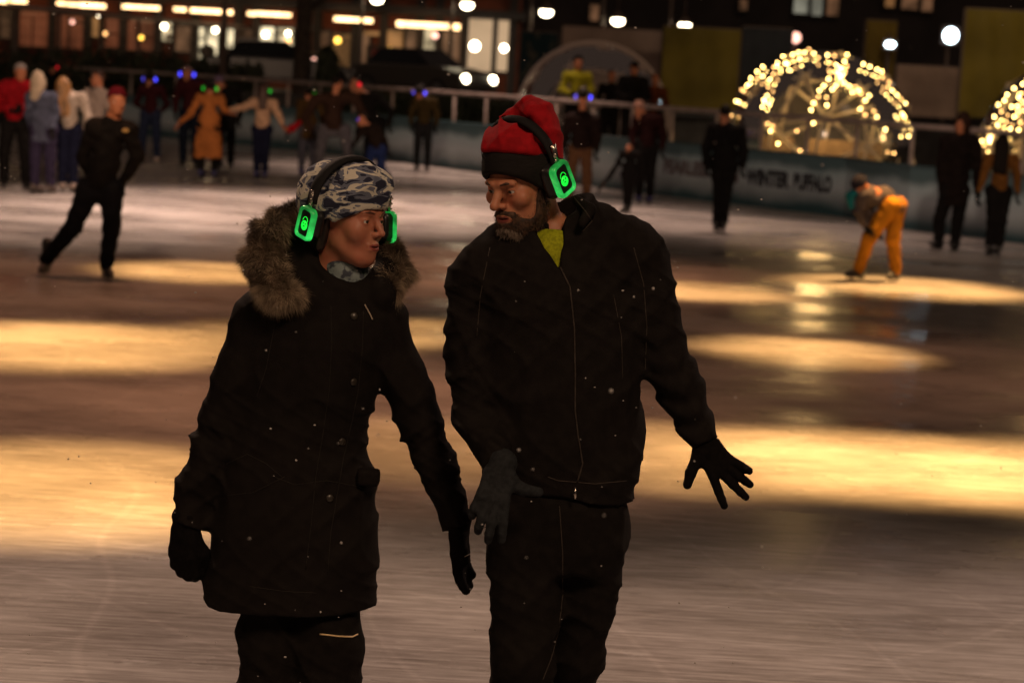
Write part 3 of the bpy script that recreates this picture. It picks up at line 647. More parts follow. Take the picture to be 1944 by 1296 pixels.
# ================================================================== PEOPLE TOOLKIT
def rotm(yaw, pitch=0, roll=0):
    r = math.radians
    return Matrix.Rotation(r(yaw), 3, 'Z') @ Matrix.Rotation(r(pitch), 3, 'X') @ Matrix.Rotation(r(roll), 3, 'Y')
def place(V, M, c, s=1.0):
    A = np.array(M); return (np.asarray(V)*s) @ A.T + np.array(tuple(c))
def head_sdf(P, full=True, female=False):
    j = .82 if female else 1; fm = female
    d = ell(P, (0, .012, .035), (.075, .095, .083))
    d = smin(d, ell(P, (0, -.030, -.045), (.056*j, .055, .075)), .035)
    d = smin(d, rc(P, (0, -.078, -.098), (0, -.068, -.102), .019*j, .02*j), .03)
    for s in (-1, 1):
        d = smin(d, rc(P, (s*.047*j, -.005, -.064), (s*.022*j, -.062, -.098), .020*j, .015), .03)
        if fm: d = smin(d, ell(P, (s*.038, -.062, -.028), (.024, .020, .024)), .035)
        else: d = smin(d, ell(P, (s*.043, -.066, -.022), (.022, .020, .020)), .022)
        if fm: d = smin(d, rc(P, (s*.014, -.086, .022), (s*.038, -.076, .022), .006, .006), .022)
        else: d = smin(d, rc(P, (s*.012, -.093, .020), (s*.040, -.080, .020), .0085, .008), .014)
        if not fm: d = smin(d, ell(P, (s*.074, .014, -.005), (.006, .014, .026)), .008)
    if full:
        for s in (-1, 1):
            d = smax(d, -ell(P, (s*.031, -.101, .001), (.019, .017, .0135) if not fm else (.018, .0165, .0115)), .014 if fm else .012)
            lid = np.maximum(ell(P, (s*.031, -.0745, .0005), (.0150, .0145, .0145)), -(ell(P, (s*.031, -.0920, -.0005), (.0140, .018, .0044))))
            d = smin(d, lid, .004)
    q = .76 if fm else 1
    d = smin(d, chain(P, [(0, -.088, .014), (0, -.100, -.008), (0, -.115 if fm else -.118, -.027)], [.0075*q, .0085*q, .0112*q], .01), .014)
    for s in (-1, 1): d = smin(d, ell(P, (s*.0125*q, -.100, -.032), (.0078*q, .010, .007)), .008)
    d = smin(d, ell(P, (0, -.083 if not fm else -.080, -.064), (.028*j, .019, .024)), .018)
    if full:
        d = smin(d, rc(P, (-.020, -.0900, -.0605), (.020, -.0900, -.0605), .0036), .006); d = smin(d, rc(P, (-.004, -.0985, -.0592), (.004, -.0985, -.0592), .0046), .008)
        d = smin(d, rc(P, (-.014, -.0935, -.0708), (.014, -.0935, -.0708), .0052), .007)
        d = smax(d, -ell(P, (0, -.1020, -.0655), (.021, .011, .0022)), .002)
        for s in (-1, 1): d = smax(d, -ell(P, (s*.0058*q, -.112, -.0395), (.003, .006, .0025)), .003)
    d = smin(d, rc(P, (0, .020, -.05), (0, .042, -.19), .052*j, .056*j), .03)
    return d
def head_part(M, c, s=1, h=.0032, female=False, full=True):
    V, F = snets(lambda P: head_sdf(P, full, female), (-.10, -.135, -.20), (.10, .125, .13), h)
    return place(V, M, c, s), F, V
SKIN = mat('skin', (.50, .225, .125), .5, col2=(.42, .145, .08), nscale=22, contrast=(.3, .7), bump=.35, bscale=300, spec=.4)
for m_ in (SKIN,):
    q_ = m_.node_tree.nodes['Principled BSDF']; q_.inputs['Subsurface Weight'].default_value = .25; q_.inputs['Subsurface Radius'].default_value = (.012, .004, .002); q_.inputs['Subsurface Scale'].default_value = 1
SKIN2 = mat('skin_warm', (.46, .17, .08), .5, noise=.15, nscale=30)
LIPS = mat('lips', (.30, .075, .06), .4); TEETH = mat('teeth', (.5, .45, .38), .3)
EYEW = mat('eye_white', (.55, .5, .46), .2); IRIS = mat('iris', (.03, .022, .016), .15)
BROW = mat('brow_hair', (.06, .032, .02), .8); BLACKP = mat('black_plastic', (.012, .012, .013), .35)
PADM = mat('padded_band', (.010, .010, .011), .75, bump=.4, bscale=500, spec=.2)
CHROME = mat('chrome', (.6, .55, .5), .2, metal=1)
def hand_sdf(P, curl=(10, 12, 14, 16), spread=(-6, -1, 4, 10), thumb=((.028, -.004, .022), (.058, -.012, .05), (.075, -.016, .078)), g=.0025, wl=-.085):
    d = boxd(P, (0, 0, .045), (.041+g*.5, .0145+g*.5, .047), .0135)
    d = smin(d, rc(P, (0, 0, wl), (0, 0, .012), .036+g, .025+g), .02)
    bx = (.031, .0105, -.0105, -.030); bz = (.086, .090, .086, .077); Ls = ((.043, .026, .021), (.047, .029, .023), (.043, .027, .022), (.034, .021, .019))
    for i in range(4):
        a = math.radians(-spread[i]); c = 0; p = Vector((bx[i], 0, bz[i]-.012)); pts = [p]; cu = math.radians(curl[i]) if not hasattr(curl[i], '__len__') else None
        for k, L_ in enumerate((Ls[i][0]+.012, Ls[i][1], Ls[i][2])):
            c += (cu if cu is not None else math.radians(curl[i][k]))*(0.8 if k == 0 else 1.1)
            dv = Vector((math.sin(a)*math.cos(c), -math.sin(c), math.cos(a)*math.cos(c))); p = p+dv*L_; pts.append(p)
        d = smin(d, chain(P, pts, [.0105+g, .0098+g, .0088+g, .0078+g], .004), .008)
    d = smin(d, chain(P, thumb, [.016+g, .0125+g, .0098+g], .008), .018)
    return d
def hand_part(M, c, s=1, h=.004, **k):
    V, F = snets(lambda P: hand_sdf(P, **k), (-.13, -.13, -.12), (.14, .06, .225), h); return place(V, M, c, s), F
def frame(z, x):   # matrix with columns X',Y',Z' from finger direction z and thumb-side hint x
    z = Vector(z).normalized(); x = Vector(x); x = (x-z*x.dot(z)).normalized(); y = z.cross(x); return Matrix((x, y, z)).transposed()
def bvh(o):
    me = o.data; off = BASE[o.name]; return BVHTree.FromPolygons([v.co+off for v in me.vertices], [tuple(p.vertices) for p in me.polygons])
def hit(tree, px, py):
    d = ray(px, py).normalized(); r = tree.ray_cast(Vector((0, 0, CZ)), d); return (r[0], r[1]) if r[0] is not None else (None, None)
def seam(tree, pts, r, name, m, parent, n=6, lift=.0, sub=6):
    q = []
    for a, b in zip(pts[:-1], pts[1:]):
        for k in range(sub):
            t = k/sub; p, nn = hit(tree, a[0]+(b[0]-a[0])*t, a[1]+(b[1]-a[1])*t)
            if p is not None: q.append(p+nn*lift)
    p, nn = hit(tree, *pts[-1])
    if p is not None: q.append(p+nn*lift)
    if len(q) > 1: return MB().tube(q, r, n).obj(name, m, parent, smooth=True)
def skate(parent, ankle, dirv, boot=None, heel_z=None, h=.012, size=1.0, name='skate'):
    """laced figure skate: boot, sole and steel blade; ankle = joint position, dirv = toe direction on the ice"""
    boot = boot or BOOT; d = Vector(dirv).normalized(); z = Vector((0, 0, 1)); s = d.cross(z).normalized(); A = Vector(ankle); s_ = size
    fl = A.z-.155*s_ if heel_z is None else heel_z
    base = Vector((A.x, A.y, fl))
    M = np.array(Matrix((d, -s, z)).transposed())
    def f(P):
        q = rc(P, (-.02, 0, .30), (-.015, 0, .14), .052, .046); q = smin(q, rc(P, (-.025, 0, .10), (.11, 0, .078), .040, .034), .05)
        q = smin(q, rc(P, (.11, 0, .078), (.165, 0, .072), .036, .028), .03); return smax(q, .05-P[2]+0*P[0], .012)
    V, F = snets(f, (-.1, -.07, .03), (.22, .07, .37), h/s_ if s_ else h)
    b = mesh_obj(name, (V*s_) @ M.T+np.array(base), F, boot, parent)
    def loc(x, y, zz): return base+(d*x-s*y+z*zz)*s_
    m = MB(); m.box(loc(-.045, 0, .045), (.06*s_, .05*s_, .03*s_), (d, s, z)); m.box(loc(.09, 0, .05), (.14*s_, .066*s_, .018*s_), (d, s, z)); m.obj('sole', BLACKP, b)
    m = MB(); poly = [loc(x, -.002, zz) for x, zz in ((-.09, 0.004), (-.085, .016), (-.06, .018), (-.055, .032), (-.03, .032), (-.028, .02), (.06, .02), (.065, .042), (.10, .042), (.11, .022), (.17, .024), (.185, .012), (.16, 0.002))]
    m.prism(poly, (0, 0, 0), s*.004*s_); m.obj('blade', STEEL, b); return b
BOOT = mat('skate_leather_black', (.02, .018, .018), .45); STEEL = mat('blade_steel', (.55, .52, .5), .25, metal=1)
BOOTW = mat('skate_leather_white', (.45, .36, .32), .5); BOOTB = mat('skate_plastic_blue', (.03, .03, .13), .45)
GREEN = (.02, 1, .10); GRN = mat('glow_phones_green', (.02, .3, .06), .3, emit=(.03, .70, .11), estr=1.0, noise=.6, nscale=35, contrast=(.35, .65)); GRE = glow('emblem_green', (.01, .95, .05), 1.0); BLU = glow('phones_blue', (.06, .06, 1), 3.2); RED = glow('phones_red', (1, .015, .03), 1.0)
GRNS = glow('phones_green_small', (.01, 1, .06), .42); BLUD = glow('phones_blue_dim', (.10, .08, .9), 1.1)
_t = GRN.node_tree; _p = _t.nodes['Principled BSDF']; _tc = _t.nodes.new('ShaderNodeTexCoord'); _sx = _t.nodes.new('ShaderNodeSeparateXYZ'); _mr = _t.nodes.new('ShaderNodeMapRange')
_mr.inputs['From Min'].default_value = .05; _mr.inputs['From Max'].default_value = .85; _mr.inputs['To Min'].default_value = 1.25; _mr.inputs['To Max'].default_value = .36
_t.links.new(_tc.outputs['Generated'], _sx.inputs[0]); _t.links.new(_sx.outputs[2], _mr.inputs[0]); _t.links.new(_mr.outputs[0], _p.inputs['Emission Strength'])
_p.inputs['Coat Weight'].default_value = .6
def rrect(hw, hh, r, n=5):
    out = []
    for cx, cz, a0 in ((hw-r, hh-r, 0), (-hw+r, hh-r, 90), (-hw+r, -hh+r, 180), (hw-r, -hh+r, 270)):
        for k in range(n+1): a = math.radians(a0+90*k/n); out.append((cx+r*math.cos(a), cz+r*math.sin(a)))
    return out
def headphones(parent, M, c, s=1, half=.112, fwd=.010, drop=-.005, rise=.145, gm=None, tiltz=0, yoff=0., cuprot=0, off2=0, offn=0, halfn=None, bw=.015, cu=1.):
    """over-ear light-up headphones in head space"""
    T = lambda p: tuple(place([p], M, c, s)[0])
    hp = MB(); pts = []; n = 22; zc = .03
    for i in range(n+1):
        a = math.pi*i/n; pts.append(T((math.cos(a)*(half-.004)*(1+.06*math.sin(2*a)*0), yoff+fwd*abs(math.cos(a)), zc+math.sin(a)*(rise-zc))))
    # padded band: flattened tube
    sec = [.0085+.004*math.sin(math.pi*i/n) for i in range(n+1)]
    V = []; F = []; k = 10
    Mv = np.array(M); yl = Mv[:, 1]
    for i, p in enumerate(pts):
        t = Vector(pts[min(i+1, n)])-Vector(pts[max(i-1, 0)]); t.normalize(); y = Vector(yl); r_ = t.cross(y).normalized()
        for j in range(k):
            a = 2*math.pi*j/k; V.append(Vector(p)+y*math.cos(a)*bw*s+r_*math.sin(a)*sec[i]*.75*s)
    for i in range(n):
        for j in range(k): F.append((i*k+j, i*k+(j+1) % k, (i+1)*k+(j+1) % k, (i+1)*k+j))
    F += [tuple(range(k))[::-1], tuple(n*k+j for j in range(k))]
    hd = mesh_obj('headphones', V, F, PADM, parent)
    for sx in (-1, 1):
        ox = sx*(half if sx > 0 or halfn is None else halfn); oy = fwd+yoff+(off2 if sx > 0 else offn); oz = drop
        sl = MB(); sl.box(T((ox*1.0, oy*.8, drop+.065)), (.010*s, .013*s, .045*s), tuple(Vector(Mv[:, i]) for i in range(3)))
        for zz in (.050, .064, .078): sl.sphere(T((ox*1.05, oy*.8-.006, drop+zz)), .0035*s, 6, 4)
        sl.obj('slider', CHROME, hd, smooth=True)
        # cushion + shell
        cr, sr = math.cos(math.radians(cuprot*sx)), math.sin(math.radians(cuprot*sx))
        def lay(x, hw, hh, r): return [T((ox+sx*x, oy+cr*a-sr*b, oz+sr*a+cr*b)) for a, b in rrect(hw, hh, r)]
        def stack(ls, close=True):
            V = []; F = []; n_ = len(ls[0])
            for l in ls: V += l
            for i in range(len(ls)-1):
                for j in range(n_): F.append((i*n_+j, i*n_+(j+1) % n_, (i+1)*n_+(j+1) % n_, (i+1)*n_+j))
            if close: F += [tuple(range(n_))[::-1], tuple((len(ls)-1)*n_+j for j in range(n_))]
            return V, F
        V, F = stack([lay(-.034*cu, .031*cu, .039*cu, .018), lay(-.029*cu, .036*cu, .044*cu, .018), lay(-.016, .036*cu, .044*cu, .018), lay(-.010, .031*cu, .040*cu, .016), lay(.0, .028, .038, .016)])
        cup = mesh_obj('ear_cup', V, F, BLACKP, hd)
        V, F = stack([lay(.0, .0310, .0430, .016), lay(.010, .0310, .0430, .016), lay(.0155, .0285, .0405, .014), lay(.0155, .0235, .0345, .011), lay(.0105, .0225, .0335, .010), lay(.0, .0225, .0335, .010)], False)
        mesh_obj('light_ring', V, F, gm or GRN, cup)
        V, F = stack([lay(.004, .0228, .0338, .010), lay(.0105, .0218, .0328, .010)]); mesh_obj('cover_plate', V, F, BLACKP, cup, sharp=30)
        # glowing round emblem: head shape with small band over it
        def disc(r1, r2, cx, cz, x0_, x1_, n_=18):
            V = [T((ox+sx*xx, oy+cr*(cx+r1*math.cos(2*math.pi*j/n_))-sr*(cz+r2*math.sin(2*math.pi*j/n_)), oz+sr*(cx+r1*math.cos(2*math.pi*j/n_))+cr*(cz+r2*math.sin(2*math.pi*j/n_)))) for xx in (x0_, x1_) for j in range(n_)]
            return V, [tuple(range(n_))[::-1], tuple(range(n_, 2*n_))]+[(j, (j+1) % n_, n_+(j+1) % n_, n_+j) for j in range(n_)]
        V, F = disc(.0125, .0130, 0, -.006, .0105, .0118); mesh_obj('emblem', V, F, gm or GRE, cup)
        q = MB()
        for e in (-.0045, .0045): V, F = disc(.0018, .0022, e, -.001, .0116, .0124, 8); q.add(V, F)
        V, F = disc(.004, .0013, 0, -.008, .0116, .0124, 10); q.add(V, F); q.obj('emblem_face', BLACKP, cup)
        a = [T((ox+sx*.0114, oy+cr*.0105*math.cos(t)-sr*(.004+.013*math.sin(t)), oz+sr*.0105*math.cos(t)+cr*(.004+.013*math.sin(t)))) for t in np.linspace(.1, math.pi-.1, 9)]
        MB().tube(a, .0008*s, 5).obj('emblem_band', gm or GRE, cup)
    return hd
def eyes(parent, M, c, s=1, gaze=(0, 0)):
    for sx in (-1, 1):
        cc = place([(sx*.031, -.0745, .0005)], M, c, s)[0]; m = MB(); m.sphere((0, 0, 0), .0128*s, 24, 18)
        g = Vector(np.array(M) @ np.array(Matrix.Rotation(math.radians(gaze[0]), 3, 'Z') @ Vector((0, -1, gaze[1])).normalized()))
        V = [v+Vector(cc) for v in map(Vector, m.V)]
        o = mesh_obj('eye', [tuple(v) for v in V], m.F, [EYEW, IRIS], parent)
        for p in o.data.polygons:
            n = Vector((0, 0, 0)); 
            for vi in p.vertices: n += Vector(m.V[vi])
            if n.normalized().dot(g) > .87: p.material_index = 1
def strands(surface, n, L, wd, name, m, parent, down=.3, jit=.45, seed=1, dirf=None, keep=None, clump=0.):
    """short hairs growing from a mesh's faces"""
    r = np.random.default_rng(seed); me = surface.data; off = np.array(BASE[surface.name]); nf = len(me.polygons)
    ce = np.zeros(nf*3); me.polygons.foreach_get('center', ce); ce = ce.reshape(-1, 3)+off; no = np.zeros(nf*3); me.polygons.foreach_get('normal', no); no = no.reshape(-1, 3)
    ar = np.zeros(nf); me.polygons.foreach_get('area', ar)
    if keep is not None: ar = ar*keep(ce)
    ix = r.choice(nf, n, p=ar/ar.sum()); p = ce[ix]+r.normal(size=(n, 3))*.0025; d = no[ix]+r.normal(size=(n, 3))*jit+np.array([0, 0, -down])
    if dirf is not None: d += dirf(p)
    d /= np.linalg.norm(d, axis=1)[:, None]; l = L*(.4+.7*r.random(n)+.35*np.sin(p[:, 0]*95+p[:, 2]*70))[:, None]; cl = np.stack([np.sin(p[:, 2]*130+p[:, 0]*60), np.sin(p[:, 0]*120+p[:, 1]*80), np.sin(p[:, 2]*110-p[:, 1]*90)], 1)*clump; d = d+cl; d /= np.linalg.norm(d, axis=1)[:, None]; sd = np.cross(d, r.normal(size=(n, 3))); sd /= np.linalg.norm(sd, axis=1)[:, None]
    mid = p+d*l*.55; tip = mid+(d+np.array([0, 0, -.5])+r.normal(size=(n, 3))*.2)*l*.45
    V = np.stack([p-sd*wd, p+sd*wd, mid+sd*wd*.7, mid-sd*wd*.7, tip], 1).reshape(-1, 3); b = np.arange(n)*5
    F = np.stack([b, b+1, b+2, b+3], 1).tolist()+np.stack([b+3, b+2, b+4], 1).tolist()
    return mesh_obj(name, V, F, m, parent, smooth=True)
def rowsW(rows, Y, ry, dy=0):
    """silhouette rows in photograph pixels -> loft rows in metres at depth Y"""
    out = []
    for i, (py, a, b) in enumerate(rows):
        A, B = W(a, py, Y), W(b, py, Y); c = (A+B)/2; r_ = ry[i] if hasattr(ry, '__len__') else ry
        out.append((c.z, c.x, Y+(dy[i] if hasattr(dy, '__len__') else dy), (B.x-A.x)/2, r_))
    return out
def V3(p): return (p.x, p.y, p.z)

def band_curve(half, rise, yoff, zc=.03): return [(math.cos(a)*(half-.004), yoff, zc+math.sin(a)*(rise-zc)) for a in np.linspace(.25, math.pi-.25, 12)]
def folds(P, s=1., ph=0., amp=.006):
    X, Y, Z = P
    a = np.sin(Z*17*s+ph+2.2*np.sin(X*11*s+ph)+1.3*np.sin(Y*13)); b = np.sin(X*15*s-Z*12*s+1.7*ph+2*np.sin(Z*8*s-X*5)); c = np.sin(X*26*s+Z*31*s+2.5*np.sin(Z*14*s+ph)+Y*9)
    return -amp*((1-np.abs(a))**2*.9+(1-np.abs(b))**2*.8+(1-np.abs(c))**3*.5)+amp*.8
# ================================================================== THE TWO SKATERS IN FRONT
BLK = cloth('black_softshell', (.0135, .0115, .0108), noise=.22, nscale=35, bscale=260, bump=.6, spec=.04)
BLK2 = cloth('black_parka', (.0125, .0105, .0098), noise=.2, nscale=30, bscale=300, rough=.8, spec=.05)
TRO = cloth('black_trousers', (.0125, .0108, .0100), noise=.22, nscale=35, bscale=260, spec=.04)
SEAMC = cloth('grey_seam', (.05, .04, .034)); GLV = cloth('grey_glove', (.024, .027, .030), nscale=90, spec=.1); GLVB = cloth('black_glove', (.007, .006, .006), nscale=90, spec=.06)
# ---------------- man
YM = 5.55
mg = W(1010, 1572, YM)
man = thing('person', 'bearded man in red and black beanie and black jacket gesturing with both gloved hands', 'person', (mg.x, YM, 0))
hc = W(993, 342, YM-.02); MM = rotm(-41, 19, -3); HS = 1.07
P_ = lambda px, py, dy=0: V3(W(px, py, YM+dy))
Vh, Fh, Vl = head_part(MM, hc, HS, .003)
def man_under(P):
    d = chain(P, [P_(1045, 440, .02), P_(1050, 560), P_(1055, 940)], [.060, .095, .11], .05)
    for pts, rs in ((MAL, [.055, .05, .045, .022]), (MAR, [.055, .05, .045, .022]), (MLL, [.08, .075, .05]), (MLR, [.07, .06, .05, .04])): d = smin(d, chain(P, pts, rs, .03), .04)
    return d
MAL = [P_(905, 530), P_(898, 660), P_(915, 800, -.04), P_(948, 888, -.24)]
MAR = [P_(1205, 508), P_(1238, 610), P_(1285, 725, -.02), P_(1336, 842, -.06)]
MLL = [P_(998, 960, -.01), P_(990, 1240, -.07), P_(985, 1500, .02)]
MLR = [P_(1122, 985, .02), P_(1112, 1120, .04), P_(1092, 1250, .08), P_(1066, 1370, .18)]
lo, hi = bounds([P_(840, 400), P_(1380, 1530, .3)], .06); lo[1] = YM-.35; hi[1] = YM+.4
Vb, Fb = snets(man_under, lo, hi, .014)
V, F = merge((Vh, Fh), (Vb, Fb))
body = mesh_obj('body', V, F, [SKIN, LIPS], man)
def mark_lips(o, Vl, n):
    for p in o.data.polygons:
        if max(p.vertices) < n:
            c = np.mean(Vl[list(p.vertices)], axis=0)
            zz = (c[2]+.0655)/.0095
            if c[1] < -.090 and abs(zz) < 1 and abs(c[0]) < .021*(1-zz*zz)**.5: p.material_index = 1
mark_lips(body, Vl, len(Vl)); eyes(body, MM, hc, HS, (-10, -.1))
# brows and beard
BEARD = mat('beard_hair', (.085, .042, .022), .7, noise=.6, nscale=70, col2=(.030, .016, .010)); GREYB = mat('beard_grey', (.22, .17, .13), .7)
def brow_s(P, t=1., up=0.):
    d = None
    for s in (-1, 1):
        e = chain(P, [(s*.016, -.0985+up*.5, .0205+up), (s*.031, -.0930+up*.5, .0235+up), (s*.048, -.077, .018+up)], [.0026*t, .0030*t, .0016*t], .003); d = e if d is None else np.minimum(d, e)
    return d
V, F = snets(brow_s, (-.06, -.115, .005), (.06, -.06, .035), .0022); br = mesh_obj('eyebrows', place(V, MM, hc, HS), F, BROW, body)
def beard_s(P):
    d = head_sdf(P, False)-.0040
    X, Y, Z = P
    reg = smin(ell(P, (0, -.045, -.103), (.064, .078, .042)), chain(P, [(-.033, -.078, -.080), (-.027, -.088, -.058), (0, -.100, -.0485), (.027, -.088, -.058), (.033, -.078, -.080)], [.010, .0075, .0065, .0075, .010], .004), .008)
    for s in (-1, 1): reg = smin(reg, rc(P, (s*.064, -.012, -.020), (s*.054, -.026, -.085), .011, .022), .012)
    reg = smax(reg, -ell(P, (0, -.105, -.0665), (.022, .04, .0095)), .003)
    return smax(smax(d, reg, .006), Y-.012, .01)
V, F = snets(beard_s, (-.09, -.13, -.145), (.09, .03, .02), .0028); bd = mesh_obj('beard', place(V, MM, hc, HS), F, BEARD, body)
cc = np.array(hc)
mo = place([(0, -.10, -.05)], MM, hc, HS)[0]
strands(bd, 9000, .008, .0006, 'beard_hairs', BEARD, bd, down=.6, jit=.3, seed=3, keep=lambda c: .15+.85*(np.linalg.norm(c-mo, axis=1) > .034))
chin = place([(0, -.085, -.115)], MM, hc, HS)[0]
strands(bd, 1800, .012, .0006, 'grey_beard_hairs', GREYB, bd, down=.7, jit=.35, seed=4, keep=lambda c: (np.linalg.norm(c-chin, axis=1) < .036)*1.0)
# beanie
def hat_base(P, g): return ell(P, (0, .014, .036), (.082+g, .101+g, .094+g))
def man_crown(P):
    X, Y, Z = P
    d = smin(hat_base(P, .010), ell(P, (0, -.010, .095), (.086, .080, .058)), .03); d = smin(d, ell(P, (.012, .058, .118), (.072, .070, .074)), .045)
    d = smax(d, -chain(P, band_curve(.113, .152, .006), [.015]*12, .005), .018)
    d = smax(d, -ell(P, (-.022, .018, .192), (.040, .020, .020)), .025)
    d = d+folds(P, 2.0, .6, .0055)+.0015*np.sin(55*Y+28*X)
    return smax(d, (.058-.50*Y)-Z, .012)
def man_band(P):
    X, Y, Z = P; d = hat_base(P, .013)+.0010*np.sin(120*Z); d = smax(d, -(hat_base(P, -.003)), .003)
    return smax(smax(d, Z-(.070-.50*Y), .008), (-.030-.85*np.clip(Y, -.2, .02))-Z, .006)
REDH = cloth('red_fleece', (.38, .006, .012), noise=.25, nscale=50, bscale=500)
V, F = snets(man_crown, (-.13, -.14, .02), (.13, .16, .24), .0042); crown = mesh_obj('beanie', place(V, MM, hc, HS), F, REDH, body)
V, F = snets(man_band, (-.13, -.14, -.09), (.13, .16, .13), .0035); band = mesh_obj('beanie_band', place(V, MM, hc, HS), F, cloth('black_knit', (.014, .012, .012), stretch=(1, 1, 5)), crown)
# small embroidered marks on the band
q = MB()
for k in range(5):
    a = -.9+.11*k; zz = .088-.0*k
    p = [(math.sin(a)*.0865, .014-math.cos(a)*.1035, zz-.002*k+dz) for dz in (0, .005)]
    q.tube([place([x], MM, hc, HS)[0] for x in p], .0009, 4)
for dz in (0, -.016): q.tube([place([(math.sin(a)*(.0870-dz*.25), .014-math.cos(a)*(.1040-dz*.3), .082+dz)], MM, hc, HS)[0] for a in np.linspace(-.95, -.45, 8)], .0007, 4)
q.obj('stitched_mark', SEAMC, crown)
headphones(body, MM, hc, HS*1.0, half=.112, fwd=.006, drop=.002, rise=.154, yoff=.006, cuprot=12, offn=.034, halfn=.092)
# jacket
MROWS = rowsW([(455, 960, 1130), (500, 915, 1200), (560, 905, 1222), (650, 900, 1226), (750, 903, 1225), (850, 912, 1223), (895, 925, 1220), (925, 933, 1206), (960, 935, 1206)], YM, [.09, .135, .155, .165, .165, .16, .155, .15, .15], [.02, .01, 0, 0, 0, 0, 0, 0, 0])
nk = W(1052, 440, YM+.03)
def man_jacket(P):
    X, Y, Z = P
    d = loft(P, MROWS, 2.2)
    d = smin(d, rc(P, P_(925, 510), P_(1195, 478), .085, .095), .06)
    d = smin(d, rc(P, P_(985, 455, .02), P_(1120, 430, .03), .075, .075), .06)
    a = chain(P, MAL, [.083, .080, .072, .052], .03)+folds(P, 1.5, .3, .009)
    b = chain(P, MAR, [.088, .080, .066, .047], .03)+.0055*np.sin((Z*.9-X*.55)*85+5*np.sin(X*20+Z*9))*np.clip((W(1000, 560, YM).z-Z)*6, 0, 1)
    d = smin(d, a, .035); d = smin(d, b, .045)
    # folds of the body
    d = d+folds(P, .85, 1.2, .010)+.0025*np.sin(X*23-Z*17+2)
    # standing collar, folded at his left shoulder
    r = np.sqrt(((X-nk.x)/.092)**2+((Y-nk.y)/.086)**2)*.089
    zt = nk.z+.030+.55*(X-nk.x)*np.clip((X-nk.x)*20+.5, 0, 1)+.25*(Y-nk.y)
    col = smax(np.abs(r-.089)-.010, np.maximum(Z-zt-.02, nk.z-.12-Z), .01)
    d = smin(d, col, .015)
    d = smin(d, chain(P, [P_(1082, 372, -.02), P_(1120, 398, -.055), P_(1105, 425, -.09)], [.014, .016, .012], .01), .012)
    # hollow for the neck and the open V at the throat
    d = smax(d, -rc(P, V3(nk+Vector((0, 0, -.05))), V3(nk+Vector((0, -.01, .3))), .070), .015)
    d = smax(d, -smax(smax(chain((X, YM-.16+0*Y, Z), [P_(1036, 405, -.16), P_(1050, 462, -.16), P_(1061, 510, -.16)], [.058, .026, .003], .01), Y-(YM-.045), .005), -Z-9, .01), .008)
    # cuffs end cleanly, waist hem
    return d
lo, hi = bounds([P_(835, 340), P_(1385, 935)], .05); lo[1] = YM-.36; hi[1] = YM+.24
def cut_m(P):
    d = man_jacket(P)
    d = np.maximum(d, np.where(rc(P, P_(940, 880, -.25), P_(962, 905, -.30), .09) < 0, -1, W(1060, 932, YM).z+.012*np.sin(P[0]*14)-P[2]))
    for (p0, p1, r0) in ((MAL[2], MAL[3], .075), (MAR[2], MAR[3], .075)):
        a, b = np.array(p0), np.array(p1); u = (b-a)/np.linalg.norm(b-a); t = (P[0]-b[0])*u[0]+(P[1]-b[1])*u[1]+(P[2]-b[2])*u[2]
        near = rc(P, p0, tuple(b+u*.1), .10); d = np.where(near < 0, np.maximum(d, t), d)
    return d
V, F = snets(cut_m, lo, hi, .0062); jac = mesh_obj('jacket', V, F, BLK, man)
T = bvh(jac)
seam(T, [(1064, 508), (1082, 545), (1090, 620), (1092, 700), (1092, 780), (1098, 830), (1106, 880), (1096, 915)], .0024, 'zip', SEAMC, jac, lift=.001)
seam(T, [(1203, 470), (1222, 540), (1228, 620), (1224, 715)], .0016, 'seam', SEAMC, jac)
seam(T, [(930, 470), (912, 560), (905, 640)], .0014, 'seam', SEAMC, jac)
seam(T, [(1165, 560), (1180, 640), (1182, 720)], .0012, 'seam', SEAMC, jac)
seam(T, [(1040, 905), (1060, 912), (1130, 918), (1190, 912)], .0016, 'hem_seam', SEAMC, jac)
seam(T, [(1090, 375), (1112, 402), (1124, 420), (1106, 440)], .0018, 'collar_piping', SEAMC, jac)
p, n_ = hit(T, 1092, 918)
zp = W(1092, 930, YM-.17)
MB().tube([zp+Vector((0, 0, .008)), zp+Vector((.001, -.002, -.022))], [.0028, .0036], 8).obj('zip_pull', CHROME, jac, smooth=True)
# lime shirt
LIME = cloth('lime', (.33, .36, .01), nscale=120)
def shirt(P):
    d = rc(P, V3(W(1048, 490, YM+.01)), V3(W(1052, 600, YM)), .10, .125)
    return smax(d, -rc(P, V3(nk+Vector((0, -.01, -.03))), V3(nk+Vector((0, -.02, .3))), .060), .01)
V, F = snets(shirt, V3(W(960, 640, YM-.16)), V3(W(1150, 400, YM+.16)), .006); sh = mesh_obj('shirt', V, F, LIME, man)
MB().tube([nk+Vector((.068*math.sin(a), -.072*math.cos(a)-.012, -.046-.010*math.cos(a))) for a in np.linspace(0, 2*math.pi, 25)[:-1]], .0075, 8, close=True).obj('shirt_collar', BLK, sh, smooth=True)
